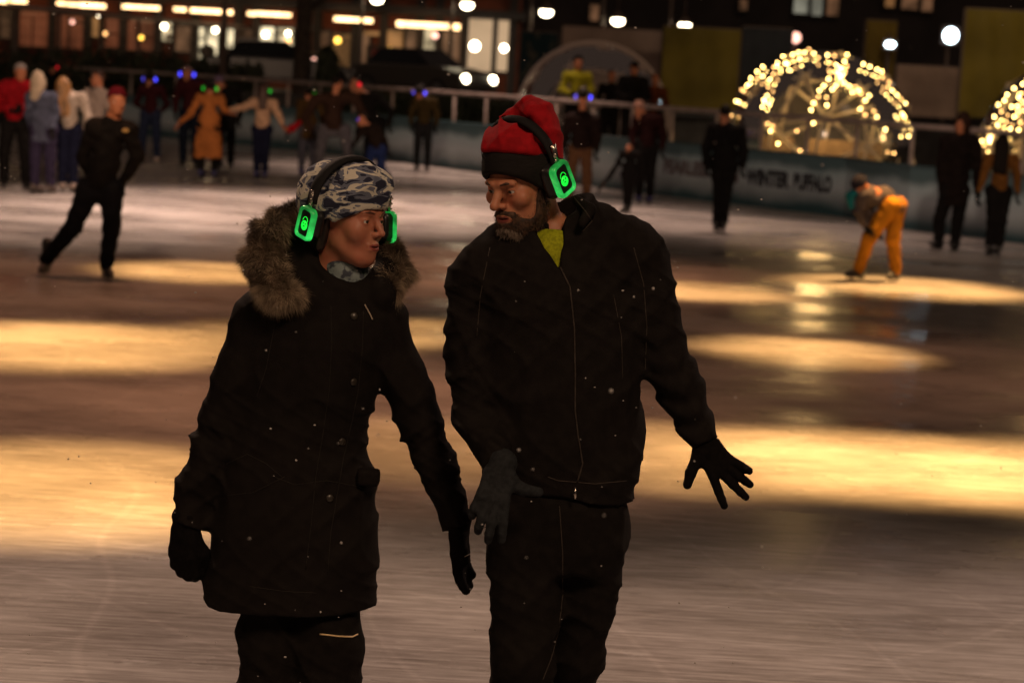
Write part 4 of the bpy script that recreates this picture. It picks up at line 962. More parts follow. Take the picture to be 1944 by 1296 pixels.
# trousers
MTL = [P_(1000, 985, -.01), P_(998, 1130, -.04), P_(992, 1250, -.07), P_(985, 1400, -.02), P_(985, 1520, .02)]
MTR = [P_(1122, 985, .02), P_(1112, 1120, .04), P_(1092, 1250, .08), P_(1066, 1370, .18), P_(1050, 1440, .24)]
def man_tr(P):
    X, Y, Z = P
    hip = loft(P, rowsW([(900, 935, 1190), (960, 927, 1196), (1030, 926, 1192), (1080, 930, 1180)], YM, [.13, .145, .14, .11]), 2.4)
    d = smin(hip, chain(P, MTL, [.100, .095, .088, .080, .078], .03), .04)
    d = smin(d, chain(P, MTR, [.100, .090, .078, .076, .072], .03), .03)
    return d+folds(P, 1.1, 2.4, .010)
lo, hi = bounds([P_(900, 890), P_(1210, 1525, .3)], .05); lo[1] = YM-.25; hi[1] = YM+.42
V, F = snets(man_tr, lo, hi, .0075); tr = mesh_obj('trousers', V, F, TRO, man)
seam(bvh(tr), [(1062, 960), (1068, 1050), (1068, 1130), (1060, 1200), (1046, 1250), (1030, 1290)], .0018, 'seam', SEAMC, tr)
# gloves
F1 = frame((-.20, -.42, -.88), (1, -.05, -.12)); V, F = hand_part(F1, P_(950, 893, -.25), 1.0, .0035, curl=(14, (8, 20, 25), (12, 26, 30), (18, 34, 34)), spread=(-10, -2, 5, 12), thumb=((.022, -.004, .016), (.066, -.012, .030), (.108, -.014, .026)), g=.003, wl=-.02)
g1 = mesh_obj('glove', V, F, GLV, man)
F2 = frame((.62, -.25, -.74), (-.75, -.05, -.60)); V, F = hand_part(F2, P_(1338, 845, -.06), .93, .0035, curl=((6, 6, 8), (4, 6, 6), (8, 16, 18), (12, 20, 22)), spread=(-15, 9, 16, 22), thumb=((.026, -.004, .010), (.078, -.010, .040), (.106, -.012, .062)), g=.003)
mesh_obj('glove', V, F, GLVB, man)
lp = W(922, 985, YM-.3); MB().tube([lp+Vector((.010*math.sin(a)-.004, 0, .012*math.cos(a)-.010)) for a in np.linspace(0, 2*math.pi, 14)[:-1]], .0011, 5, close=True).obj('glove_loop', BLACKP, g1, smooth=True)
skate(man, MTL[-1], (-.15, -1, 0), heel_z=0, size=1.05); skate(man, MTR[-1], (.05, -1, 0), heel_z=.10, size=1.05)

# ---------------- woman
YW = 5.68
wg = W(560, 1560, YW); wom = thing('person', 'woman in camouflage fleece hat and long black fur hooded parka beside the bearded man', 'person', (wg.x, YW, 0))
Q = lambda px, py, dy=0: V3(W(px, py, YW+dy))
WM = rotm(57, 4, 2); WMH = rotm(43, 5, 2); wc = W(662, 412, YW-.02); WS = 1.02
Vh, Fh, Vl = head_part(WM, wc, WS, .003, female=True)
WAL = [Q(497, 600), Q(462, 700), Q(424, 800), Q(385, 910, -.02), Q(354, 995, -.04)]
WAR = [Q(722, 612), Q(757, 700), Q(795, 795), Q(838, 905, -.02), Q(872, 998, -.04)]
WLL = [Q(525, 1080), Q(515, 1240, -.02), Q(505, 1500, .05)]; WLR = [Q(625, 1080), Q(632, 1240, -.05), Q(625, 1510, -.05)]
def w_under(P):
    d = chain(P, [Q(640, 510, .02), Q(600, 620), Q(575, 820), Q(570, 1050)], [.06, .105, .09, .11], .05)
    for pts, rs in ((WAL, [.045, .04, .035, .028, .02]), (WAR, [.045, .04, .032, .024, .018]), (WLL, [.075, .06, .045]), (WLR, [.075, .06, .045])): d = smin(d, chain(P, pts, rs, .03), .04)
    return d
lo, hi = bounds([Q(330, 480), Q(900, 1530)], .05); lo[1] = YW-.25; hi[1] = YW+.25
Vb, Fb = snets(w_under, lo, hi, .014); V, F = merge((Vh, Fh), (Vb, Fb))
SKINW = mat('skin_woman', (.47, .20, .12), .5, col2=(.40, .135, .08), nscale=22, contrast=(.3, .7), bump=.2, bscale=420)
q_ = SKINW.node_tree.nodes['Principled BSDF']; q_.inputs['Subsurface Weight'].default_value = .25; q_.inputs['Subsurface Radius'].default_value = (.012, .004, .002); q_.inputs['Subsurface Scale'].default_value = 1
wb = mesh_obj('body', V, F, [SKINW, LIPS], wom); mark_lips(wb, Vl, len(Vl)); eyes(wb, WM, wc, WS, (5, 0))
V, F = snets(lambda P: brow_s(P, .62, .003), (-.06, -.115, .005), (.06, -.06, .04), .0018); mesh_obj('eyebrows', place(V, WM, wc, WS), F, mat('brow_soft', (.09, .045, .03), .8), wb)
# fleece hat
def camo():
    m = bpy.data.materials.new('cloth_camouflage'); m.use_nodes = True; t = m.node_tree; p = t.nodes['Principled BSDF']; L = t.links.new
    tc = t.nodes.new('ShaderNodeTexCoord'); mp = t.nodes.new('ShaderNodeMapping'); mp.inputs['Scale'].default_value = (1, 1.2, 2.6); mp.inputs['Rotation'].default_value = (.15, -.22, .2)
    n = t.nodes.new('ShaderNodeTexNoise'); n.inputs['Scale'].default_value = 17; n.inputs['Detail'].default_value = 2.5; n.inputs['Roughness'].default_value = .45; n.inputs['Distortion'].default_value = .9
    L(tc.outputs['Object'], mp.inputs[0]); L(mp.outputs[0], n.inputs[0]); r = t.nodes.new('ShaderNodeValToRGB'); r.color_ramp.interpolation = 'CONSTANT'; e = r.color_ramp.elements
    e[0].position = 0; e[0].color = (.014, .016, .040, 1); e[1].position = .455; e[1].color = (.13, .15, .21, 1)
    x = e.new(.53); x.color = (.62, .60, .52, 1); x = e.new(.66); x.color = (.17, .19, .26, 1)
    L(n.outputs[0], r.inputs[0]); L(r.outputs[0], p.inputs['Base Color']); p.inputs['Roughness'].default_value = .9
    n2 = t.nodes.new('ShaderNodeTexNoise'); n2.inputs['Scale'].default_value = 400; L(tc.outputs['Object'], n2.inputs[0]); b = t.nodes.new('ShaderNodeBump'); b.inputs['Strength'].default_value = .5; b.inputs['Distance'].default_value = .002
    L(n2.outputs[0], b.inputs['Height']); L(b.outputs[0], p.inputs['Normal']); return m
def w_hat(P):
    X, Y, Z = P
    d = smin(ell(P, (0, .014, .042), (.098, .116, .105)), ell(P, (-.005, .072, .045), (.084, .088, .088)), .05); d = smin(d, ell(P, (0, -.03, .098), (.075, .075, .046)), .05)
    d = d+folds(P, 1.6, 3.3, .006)
    q = np.array(WM.inverted() @ WMH); x2, y2, z2 = [q[0][i]*X+q[1][i]*Y+q[2][i]*Z for i in range(3)]
    d = smax(d, -chain((x2, y2, z2), band_curve(.122, .162, .004), [.021]*12, .005), .016)
    d = smax(d, -head_sdf(P, False)+.002, .003)
    return smax(d, (-.022-.55*Y)-Z, .012)
V, F = snets(w_hat, (-.13, -.14, -.10), (.13, .18, .17), .0042); mesh_obj('fleece_hat', place(V, WM, wc, WS), F, camo(), wb)
# dark hair under the hat, by the ear
HAIRD = mat('dark_hair', (.022, .013, .009), .55, noise=.5, nscale=90, stretch=(1, 1, .15))
def w_hair(P):
    d = smin(rc(P, (-.066, .020, .01), (-.058, .040, -.085), .012, .012), rc(P, (.066, .020, .01), (.058, .040, -.085), .012, .012), .01)
    return smin(d, ell(P, (0, .070, -.03), (.070, .050, .085)), .03)+.0015*np.sin(P[1]*400+P[2]*60)
V, F = snets(w_hair, (-.1, -.06, -.13), (.1, .13, .07), .0035); mesh_obj('hair', place(V, WM, wc, WS), F, HAIRD, wb)
headphones(wb, WMH, wc, WS, half=.122, fwd=.010, drop=-.022, rise=.155, yoff=.002, bw=.021, cu=.86, cuprot=-10, off2=-.022)
# parka
WR = rowsW([(545, 560, 715), (590, 505, 745), (650, 480, 742), (720, 462, 728), (780, 445, 706), (840, 430, 701), (900, 415, 715), (980, 405, 722), (1060, 392, 722), (1110, 385, 721), (1190, 386, 718)], YW,
           [.09, .12, .14, .14, .13, .135, .15, .165, .175, .18, .182], 0)
wn = W(655, 525, YW+.01)
def parka(P):
    X, Y, Z = P; d = loft(P, WR, 2.2)
    d = smin(d, rc(P, Q(520, 600), Q(712, 600), .075, .072), .06); d = smin(d, rc(P, Q(590, 560, .01), Q(690, 548, .01), .07, .06), .06)
    arm_f = (.0030*np.sin(Z*72+5*np.sin(X*9+Z*6))+folds(P, 1.7, 2., .008))*np.clip((W(600, 720, YW).z-Z)*6, .15, 1)
    a = chain(P, WAL, [.079, .076, .070, .060, .051], .03)+arm_f; b = chain(P, WAR, [.074, .068, .064, .056, .043], .03)+arm_f
    d = smin(d, a, .03); d = smin(d, b, .03)
    d = d+folds(P, 1.0, 4.1, .008)+.0015*np.sin(Z*33-X*14)
    # collar
    r = np.sqrt(((X-wn.x)/.088)**2+((Y-wn.y)/.085)**2)*.086
    col = smax(np.abs(r-.086)-.014, np.maximum(Z-(wn.z+.025-.45*(X-wn.x)+.35*(Y-wn.y)), wn.z-.13-Z), .012); d = smin(d, col, .02)
    # dark hood lying round the neck and over the back
    d = smin(d, ell(P, Q(612, 488, .07), (.085, .085, .10)), .03); d = smin(d, chain(P, [Q(592, 430, .03), Q(560, 490, .0), Q(572, 560, -.06)], [.03, .045, .04], .03), .03)
    d = smin(d, chain(P, [Q(720, 470, .06), Q(742, 520, .0), Q(728, 560, -.06)], [.02, .03, .035], .03), .03)
    d = smax(d, -rc(P, V3(wn+Vector((0, 0, -.02))), V3(wn+Vector((.02, -.02, .3))), .062, .09), .015)
    d = smax(d, -rc(P, Q(652, 500, -.14), Q(652, 545, -.12), .04, .012), .012)
    # pocket flap at her hip, hem edge
    d = smin(d, boxd(P, Q(700, 905, -.10), (.030, .025, .022), .008), .012)
    d = np.maximum(d, W(600, 1141, YW).z-Z+.03*(X-WR[0][1]))
    for arm, rr in ((WAL, .07), (WAR, .06)):
        p0, p1 = np.array(arm[-2]), np.array(arm[-1]); u = (p1-p0)/np.linalg.norm(p1-p0); t = (X-p1[0])*u[0]+(Y-p1[1])*u[1]+(Z-p1[2])*u[2]
        near = rc(P, tuple(p0+(p1-p0)*.6), tuple(p1+u*.1), rr); d = np.where(near < 0, np.maximum(d, t), d)
    return d
lo, hi = bounds([Q(315, 400), Q(905, 1150)], .04); lo[1] = YW-.25; hi[1] = YW+.24
V, F = snets(parka, lo, hi, .0062); pk = mesh_obj('parka', V, F, BLK2, wom); T = bvh(pk)
for (a, b) in ((672, 600), (671, 725), (649, 838), (626, 945)):
    p, n_ = hit(T, a, b)
    if p is not None:
        z = n_.normalized(); u = z.orthogonal().normalized(); v = z.cross(u)
        MB().tube([p+z*-.002, p+z*.003, p+z*.005], [.010, .0105, .008], 14).obj('button', mat('horn_button', (.03, .025, .02), .35), pk, smooth=True)
DSEAM = cloth('dark_seam', (.018, .015, .013))
for pts in ([(690, 590), (688, 660), (680, 740), (668, 800), (652, 870), (640, 940), (628, 1010), (622, 1090)], [(628, 580), (630, 650), (625, 740), (612, 830), (600, 900), (590, 1000), (580, 1080)], [(430, 880), (470, 862), (505, 880), (535, 905)], [(430, 940), (480, 935), (540, 905)], [(525, 600), (505, 700), (485, 760)], [(520, 905), (560, 920), (620, 912), (690, 925)], [(470, 1112), (540, 1122), (600, 1125)]):
    seam(T, pts, .0016, 'seam', DSEAM, pk)
seam(T, [(692, 578), (699, 590), (707, 607)], .0022, 'zip_pull', mat('pale_cord', (.32, .26, .20), .5), pk, lift=.003)
# neck warmer
def scarf(P):
    X, Y, Z = P; d = rc(P, Q(655, 490, .01), Q(652, 560, .0), .062, .078)
    return d+.003*np.sin(Z*120+X*40)
V, F = snets(scarf, Q(580, 620, -.12), Q(740, 480, .12), .005); mesh_obj('neck_warmer', V, F, cloth('pale_blue_pattern', (.20, .25, .26), col2=(.05, .06, .08), nscale=45, contrast=(.45, .55)), wom)
# fur trim
FURB = mat('fur_dark', (.13, .085, .055), .8, noise=.7, nscale=14); FURP = mat('fur_pale', (.44, .34, .23), .8, noise=.4, nscale=16)
FL = [Q(590, 405, .05), Q(545, 415, .02), Q(508, 450, -.03), Q(497, 500, -.07), Q(515, 540, -.11), Q(540, 562, -.13)]
FRr = [Q(730, 455, .08), Q(748, 490, .05), Q(752, 522, .01), Q(744, 540, -.04)]
def fur_core(pts, rs): return lambda P: chain(P, pts, rs, .02)+.006*np.sin(P[0]*90+P[2]*70)*np.sin(P[2]*110+P[1]*60)
for pts, rs, nn, sd in ((FL, [.018, .027, .036, .036, .030, .024], 42000, 11), (FRr, [.012, .022, .026, .018], 17000, 12)):
    lo, hi = bounds(pts, .07); V, F = snets(fur_core(pts, rs), lo, hi, .006); fo = mesh_obj('fur_trim', V, F, FURB, pk)
    strands(fo, nn, .030, .00042, 'fur_hairs', FURB, fo, down=.35, jit=.35, seed=sd, clump=.55)
    strands(fo, nn//2, .036, .00042, 'pale_fur_hairs', FURP, fo, down=.45, jit=.35, seed=sd+5, clump=.55, keep=lambda c: (np.sin(c[:, 2]*60+c[:, 0]*40) > -.3)*1.0+3.5*(c[:, 2] < W(520, 535, YW).z))
# trousers
WTL = [Q(528, 1100), Q(522, 1220, -.02), Q(515, 1300, -.02), Q(505, 1500, .04)]; WTR = [Q(618, 1100), Q(620, 1220, -.05), Q(622, 1300, -.05), Q(622, 1505, -.05)]
def w_tr(P):
    X, Y, Z = P; d = smin(chain(P, WTL, [.105, .100, .090, .085], .03), chain(P, WTR, [.100, .098, .092, .085], .03), .02)
    return d+folds(P, 1.1, .4, .009)
lo, hi = bounds([Q(430, 1060), Q(710, 1510)], .05); lo[1] = YW-.22; hi[1] = YW+.22
V, F = snets(w_tr, lo, hi, .0075); wt = mesh_obj('trousers', V, F, TRO, wom)
seam(bvh(wt), [(608, 1203), (640, 1207), (668, 1208), (678, 1203)], .0022, 'pocket_zip', mat('reflective_zip', (.75, .55, .30), .4), wt, lift=.002)
# gloves: one half-closed, one hanging with fingers together
Fa = frame((-.06, -.10, -1), (.85, -.5, 0)); V, F = hand_part(Fa, Q(353, 1000, -.045), 1.0, .0035, curl=((28, 55, 60), (26, 55, 60), (24, 52, 58), (24, 50, 55)), spread=(-2, 0, 2, 4), thumb=((.024, -.008, .030), (.046, -.030, .066), (.046, -.050, .098)), g=.006, wl=-.025)
g = mesh_obj('glove', V, F, GLVB, wom)
Fb_ = frame((.10, -.12, -1), (-.35, -.9, 0)); V, F = hand_part(Fb_, Q(871, 1000, -.04), .92, .0035, curl=((4, 8, 10), (4, 8, 10), (6, 10, 10), (10, 14, 14)), spread=(2, 0, -3, -8), thumb=((.022, -.008, .030), (.034, -.020, .066), (.030, -.026, .096)), g=.006, wl=-.025)
g = mesh_obj('glove', V, F, GLVB, wom); seam(bvh(g), [(882, 1056), (890, 1052), (896, 1049)], .0012, 'glove_piping', mat('pale_cord', (.32, .26, .20), .5), g)
skate(wom, WTL[-1], (-.1, -1, 0), heel_z=0); skate(wom, WTR[-1], (.1, -1, 0), heel_z=0)
# ================================================================== SKATERS AND BYSTANDERS FARTHER AWAY
HEADV = snets(lambda P: head_sdf(P, True), (-.10, -.135, -.20), (.10, .125, .13), .007)
CL = {}
def C(name, col, **k):
    k.setdefault('nscale', 12); k.setdefault('spec', .06); return cloth(name, col, **k)
def smart(name, lb, feet, top, H=None, yaw=0, st=.11, ov=None, jacket=None, jlen='hip', jr=1.0, trousers=None, hat=None, hair=None, phones=None, boots=None, pitch=0, head_yaw=None,
          arms='down', flare=0, depth=0, ground=0.0, dz=None, hs=1.0, mfeet=None, extra=None, group=None, torso_pitch=0, skates=True, gloves=1):
    """a whole figure standing on the ice: feet = pixel of the point between the feet, top = pixel row of the head's top"""
    g = G(*feet) if dz is None else dz
    gloves = BLKC if gloves == 1 else gloves
    Y = g.y; s_top = W(feet[0], top, Y).z
    H = H or s_top; k = H/1.80
    def J(x, y, z): return Vector((g.x+x*k, Y+y*k, ground+z*k))
    sh = J(0, 0, 1.46); lean = 0
    hx = None
    j = {'head': J(0, 0, 1.665), 'neck': J(0, .01, 1.50), 'shL': J(-.185, 0, 1.43), 'shR': J(.185, 0, 1.43), 'waist': J(0, 0, 1.10), 'hipL': J(-.09, 0, .95), 'hipR': J(.09, 0, .95),
         'knL': J(-st*.95, -.03, .53), 'knR': J(st*.95, -.03, .53), 'anL': J(-st, .02, .155/k if k else .15), 'anR': J(st, .02, .155/k)}
    if arms == 'down': A = [(-.26, .02, 1.17), (-.25, -.06, .93), (.26, .02, 1.17), (.25, -.06, .93)]
    elif arms == 'back': A = [(-.30, .10, 1.16), (-.14, .22, 1.0), (.30, .10, 1.16), (.14, .22, 1.0)]
    elif arms == 'front': A = [(-.26, -.02, 1.18), (-.10, -.24, 1.12), (.26, -.02, 1.18), (.10, -.24, 1.12)]
    elif arms == 'out': A = [(-.42, 0, 1.30), (-.66, -.03, 1.24), (.42, 0, 1.30), (.66, -.03, 1.24)]
    j['elL'], j['haL'], j['elR'], j['haR'] = [J(*a) for a in A]
    for n, v in (ov or {}).items():
        j[n] = W(v[0], v[1], Y+(v[2] if len(v) > 2 else 0))
    if ov and 'head' in ov and 'neck' not in ov: j['neck'] = j['head'].lerp((j['shL']+j['shR'])/2, .7)
    t = thing('person', lb, 'person', (g.x, Y, ground), group)
    hw = j['head']; M = rotm(head_yaw if head_yaw is not None else yaw, pitch); S = k*.98*hs
    pt = {n: tuple(v) for n, v in j.items()}; mid = tuple((j['hipL']+j['hipR'])/2)
    def armpts(s): return [pt['sh'+s], pt['el'+s], pt['ha'+s]]
    def legpts(s): return [pt['hip'+s], pt['kn'+s], pt['an'+s]]
    def under(P):
        d = chain(P, [pt['neck'], tuple((j['shL']+j['shR'])/2), pt['waist'], mid], [.05*k, .10*k, .095*k, .10*k], .04)
        d = smin(d, rc(P, pt['neck'], pt['head'], .050*k, .05*k), .03)
        for s in 'LR': d = smin(d, chain(P, armpts(s), [.05*k, .042*k, .030*k], .02), .03); d = smin(d, chain(P, legpts(s), [.075*k, .055*k, .04*k], .02), .03)
        return d
    lo, hi = bounds(j.values(), .15*k); lo[2] = max(lo[2], ground+.05)
    parts = [(place(HEADV[0], M, hw, S), HEADV[1]), snets(under, lo, hi, .022)]
    hands = []
    for s, sx in (('L', -1), ('R', 1)):
        z = (j['ha'+s]-j['el'+s]).normalized()
        fr = frame(z, (-sx*.5, -1, .2)); hands.append(hand_part(fr, pt['ha'+s], k*.95, .009, curl=(18, 20, 24, 28)))
    if not gloves: parts += hands
    V, F = merge(*parts); body = mesh_obj('body', V, F, SKIN2, t)
    jm = jacket; r = jr
    if gloves:
        for V, F in hands: mesh_obj('glove', V, F, gloves, t)
    sh2 = (j['shL']+j['shR'])/2
    zhem = {'hip': j['hipL'].z+.02*k, 'waist': j['waist'].z-.06*k, 'thigh': j['hipL'].z-.20*k, 'shin': j['knL'].z-.14*k}[jlen]
    up = (sh2-Vector(mid))
    bent = abs(up.normalized().z) < .8
    def jk(P):
        X, Y_, Z = P
        d = chain(P, [tuple(sh2+Vector((0, 0, -.03*k))), pt['waist'], tuple(Vector(mid))], [.118*k*r, .118*k*r, .130*k*r], .05)
        d = smin(d, rc(P, pt['shL'], pt['shR'], .075*k*r, .075*k*r), .07*k)
        d = smin(d, rc(P, pt['neck'], tuple(sh2), .062*k, .09*k), .04)
        for s in 'LR': d = smin(d, chain(P, armpts(s), [.072*k*r, .060*k*r, .043*k*r], .02), .045*k)
        if jlen in ('thigh', 'shin'):
            A_ = mid; rows = [(zhem-.02, A_[0], A_[1], (.19+flare)*k, .15*k), (A_[2]-.1*k, A_[0], A_[1], (.175+flare*.5)*k, .14*k), (pt['waist'][2]+.05, pt['waist'][0], pt['waist'][1], (.16+flare*.5)*k, .12*k)]
            d = smin(d, loft(P, rows, 2.1), .06)
        d = d+.006*np.sin(X*30+Z*22+2*np.sin(Z*15))+.004*np.sin(Z*50-X*25)
        if not bent: d = smax(d, np.where(rc(P, tuple(Vector(mid)+Vector((0, 0, -.3*k))), tuple(Vector(mid)), .26*k) < 0, zhem-Z, -1), .01)
        for s in 'LR':
            u = (j['ha'+s]-j['el'+s]).normalized(); tt = (X-pt['ha'+s][0])*u.x+(Y_-pt['ha'+s][1])*u.y+(Z-pt['ha'+s][2])*u.z
            d = np.where(rc(P, tuple(j['ha'+s]-u*.02), tuple(j['ha'+s]+u*.1), .085*k) < 0, np.maximum(d, tt), d)
        return d
    lo2, hi2 = bounds([j[n] for n in ('neck', 'shL', 'shR', 'elL', 'elR', 'haL', 'haR', 'hipL', 'hipR')], .24*k)
    if jlen in ('thigh', 'shin'): lo2[2] = zhem-.05
    V, F = snets(jk, lo2, hi2, .016); mesh_obj('coat' if jlen in ('thigh', 'shin') else 'jacket', V, F, jm, t)
    if trousers:
        def trs(P):
            X, Y_, Z = P; d = None
            for s in 'LR':
                a = legpts(s); e = chain(P, a, [.108*k, .082*k, .066*k], .03); d = e if d is None else smin(d, e, .03*k)
            return smin(d, rc(P, pt['hipL'], pt['hipR'], .115*k), .04)+.005*np.sin(Z*45+X*30+2*np.sin(X*30))
        V, F = snets(trs, *bounds([j[n] for n in ('hipL', 'hipR', 'knL', 'knR', 'anL', 'anR')], .14*k), .016); mesh_obj('trousers', V, F, trousers, t)
    # local head things
    if hat:
        kind, hm = hat
        if kind == 'beanie': f = lambda P: smax(hat_base(P, .008)+.0015*np.sin(100*P[2]), (.030-.35*P[1])-P[2], .01)
        elif kind == 'pom': f = lambda P: smin(smax(hat_base(P, .012), (.026-.35*P[1])-P[2], .01), ell(P, (0, .02, .155), (.035, .035, .032)), .012)
        elif kind == 'hood': f = lambda P: smax(smin(smin(ell(P, (0, .03, .02), (.108, .118, .145)), ell(P, (0, .045, .13), (.055, .06, .06)), .07), rc(P, (0, .04, -.06), (0, .05, -.17), .09, .10), .05), -ell(P, (0, -.115, -.01), (.065, .07, .095)), .01)
        elif kind == 'cap': f = lambda P: smin(smax(hat_base(P, .008), (.035-.2*P[1])-P[2], .01), smax(ell(P, (0, -.11, .035), (.065, .075, .012)), P[1]+.06, .01), .01)
        V, F = snets(f, (-.14, -.2, -.24), (.14, .18, .24), .008); ho = mesh_obj('hood' if kind == 'hood' else ('cap' if kind == 'cap' else 'beanie'), place(V, M, hw, S), F, hm, body)
    if hair:
        kind, hm = hair
        if kind == 'short': f = lambda P: smax(hat_base(P, .002), np.maximum((.045-.9*P[1])-P[2], -.07-P[2]), .01)
        elif kind == 'long': f = lambda P: smin(smax(hat_base(P, .004), (.040-.8*P[1])-P[2], .01), smin(rc(P, (-.045, .075, 0), (-.035, .11, -.33), .055, .045), rc(P, (.045, .075, 0), (.035, .11, -.33), .055, .045), .04), .04)+.003*np.sin(P[0]*160+P[2]*14)
        elif kind == 'verylong': f = lambda P: smin(smax(hat_base(P, .006), (.040-.8*P[1])-P[2], .01), smin(rc(P, (-.05, .07, 0), (-.055, .13, -.42), .065, .060), rc(P, (.05, .07, 0), (.045, .13, -.40), .065, .055), .05), .04)+.003*np.sin(P[0]*160+P[2]*14)
        V, F = snets(f, (-.15, -.13, -.52), (.15, .22, .15), .009); mesh_obj('hair', place(V, M, hw, S), F, hm, body)
    if phones:
        cols = phones if isinstance(phones, (tuple, list)) else (phones, phones)
        m = MB(); T = lambda p: tuple(place([p], M, hw, S)[0])
        m.tube([T((math.cos(a)*.105, .01, .03+math.sin(a)*.115)) for a in np.linspace(0, math.pi, 15)], .013*k, 6); hd = m.obj('headphones', BLACKP, body, smooth=True)
        for sx, c in zip((-1, 1), cols):
            if c is None: continue
            m = MB(); m.tube([T((sx*.080, .01, -.005)), T((sx*.105, .01, -.005))], [.044*k, .040*k], 12); cp = m.obj('ear_cup', BLACKP, hd, smooth=True)
            MB().sphere(T((sx*.112, .01, -.005)), (.030*k, .030*k, .038*k), 12, 8).obj('light_ring', c, cp, smooth=True)
    if skates:
        for s, sx in (('L', -1), ('R', 1)):
            kd = math.radians(yaw+sx*14); d = (math.sin(kd), -math.cos(kd), 0)
            b = boots or BOOT; hz = j['an'+s].z-.155*k
            skate(t, j['an'+s], d, b, heel_z=max(ground, hz if (ov and 'an'+s in ov) else ground), h=.016, size=k)
    return t, j, M, hw, S, k, body
HB = mat('hair_black', (.012, .009, .007), .7, spec=.1, noise=.4, nscale=60); HBR = mat('hair_brown', (.06, .022, .012), .5, noise=.5, nscale=60, stretch=(1, 1, .2)); HBL = mat('hair_blonde', (.38, .19, .06), .5, noise=.6, nscale=30, stretch=(1, 1, .15))
JEAN = C('jeans', (.022, .030, .065)); JEAND = C('dark_jeans', (.010, .014, .026)); BLKC = C('black_cloth', (.010, .009, .009)); MAR = C('maroon', (.045, .010, .012)); NAVY = C('navy', (.012, .014, .035))

# the solitary skater on the left, gliding with both hands behind his back
t, j, M, hw, S, k, body = smart('person', 'solitary skater in maroon beanie and black jacket gliding with hands behind his back', (150, 530), 150, yaw=12, head_yaw=20, pitch=2,
    ov={'head': (222, 192, -.06), 'neck': (212, 225), 'shL': (178, 242), 'shR': (243, 246), 'waist': (200, 310), 'hipL': (168, 362), 'hipR': (212, 362), 'elL': (158, 300, .12), 'haL': (185, 345, .22), 'elR': (262, 300, .06), 'haR': (228, 352, .20),
        'knL': (138, 432, -.02), 'anL': (88, 492, .12), 'knR': (212, 430, -.03), 'anR': (202, 500, -.02)},
    jacket=C('black_jacket_far', (.012, .010, .009), nscale=20), jr=1.06, trousers=C('black_trousers_far', (.012, .012, .014)), hat=('beanie', C('maroon_knit', (.085, .006, .012), nscale=60)), boots=BOOT)
eyes(body, M, hw, S)
pp = W(238, 248, j['shR'].y-.13); MB().sphere((pp.x, pp.y, pp.z), (.030, .008, .018), 12, 8).obj('chest_badge', mat('badge_gold', (.45, .28, .08), .5), t, smooth=True)
# left group
smart('person', 'man in red and black jacket and pale banded beanie standing at the left edge', (27, 362), 113, yaw=25, jacket=C('red_jacket', (.30, .008, .014)), trousers=BLKC, hat=('beanie', C('pale_knit', (.30, .26, .24))), arms='front', st=.15, jr=1.15,
      ov={'head': (39, 138), 'shL': (8, 165), 'shR': (52, 165), 'waist': (28, 205), 'elR': (60, 200), 'haR': (40, 205, -.2), 'elL': (-8, 200), 'haL': (20, 210, -.2)})
smart('person', 'person in blue grey coat and cream hood seen from behind, second from the left', (80, 369), 128, yaw=150, jacket=C('blue_grey', (.075, .085, .13)), jlen='thigh', trousers=C('violet_jeans', (.035, .028, .060)), hat=('hood', C('cream', (.50, .40, .29))), boots=C('grey_boot', (.16, .13, .12)), jr=1.05,
      ov={'head': (75, 160), 'shL': (58, 185), 'shR': (98, 185), 'waist': (80, 222), 'elL': (54, 215), 'elR': (106, 215), 'haL': (60, 245, .1), 'haR': (100, 245, -.1)}, arms='down')
smart('person', 'long haired blonde in white cardigan and navy jeans with white skates', (128, 366), 137, yaw=200, jacket=C('white_cardigan', (.48, .40, .33)), jlen='hip', trousers=NAVY, hair=('verylong', HBL), boots=BOOTW, st=.08,
      ov={'head': (119, 162)})
smart('person', 'person in pale jacket raising a hand, half hidden behind the solitary skater', (178, 352), 138, yaw=-70, jacket=C('pale_jacket', (.34, .27, .23)), trousers=C('grey_trousers', (.06, .055, .06)), hair=('short', HBR), ov={'elL': (164, 215, -.1), 'haL': (166, 166, -.1), 'head': (186, 150), 'shL': (182, 176), 'shR': (197, 180)})
t25 = smart('person', 'dark figure behind the railing above the cream hood wearing one red lit earphone', (100, 200), 112, dz=W(100, 150, 54) - Vector((0, 0, W(100, 150, 54).z)), H=1.72, jacket=BLKC, trousers=BLKC, hair=('short', HB), phones=(RED, None), yaw=180, skates=False)
smart('person', 'skater in maroon jacket and blue jeans with dim blue lit headphones beside the solitary skater', (283, 312), 133, yaw=180, jacket=MAR, trousers=JEAN, hair=('short', HB), phones=(BLU, BLUD), boots=BOOTW, arms='back', st=.14, ov={'head': (284, 150)})
smart('person', 'man in pink beanie with bright blue lit headphones behind the tan coat', (358, 318), 120, yaw=8, jacket=MAR, trousers=JEAND, hat=('beanie', C('pink_knit', (.28, .14, .15))), phones=BLU, ov={'head': (355, 141)}, jr=1.1)
smart('person', 'skater in long tan coat with green lit headphones reaching both arms out', (393, 340), 147, yaw=180, jacket=C('tan_coat', (.46, .16, .045), nscale=5), jlen='shin', trousers=BLKC, hair=('short', HB), phones=GRNS, boots=BOOTB, st=.12, jr=1.0, flare=.07, gloves=None,
      ov={'head': (399, 168), 'elL': (362, 216), 'haL': (342, 233), 'elR': (424, 206), 'haR': (434, 213, -.05)})
smart('person', 'dark clothed skater mostly hidden behind the tan coat at its right side', (426, 322), 136, yaw=180, jacket=BLKC, trousers=BLKC, hat=('beanie', C('lilac_knit', (.14, .10, .17))), ov={'head': (416, 156)})
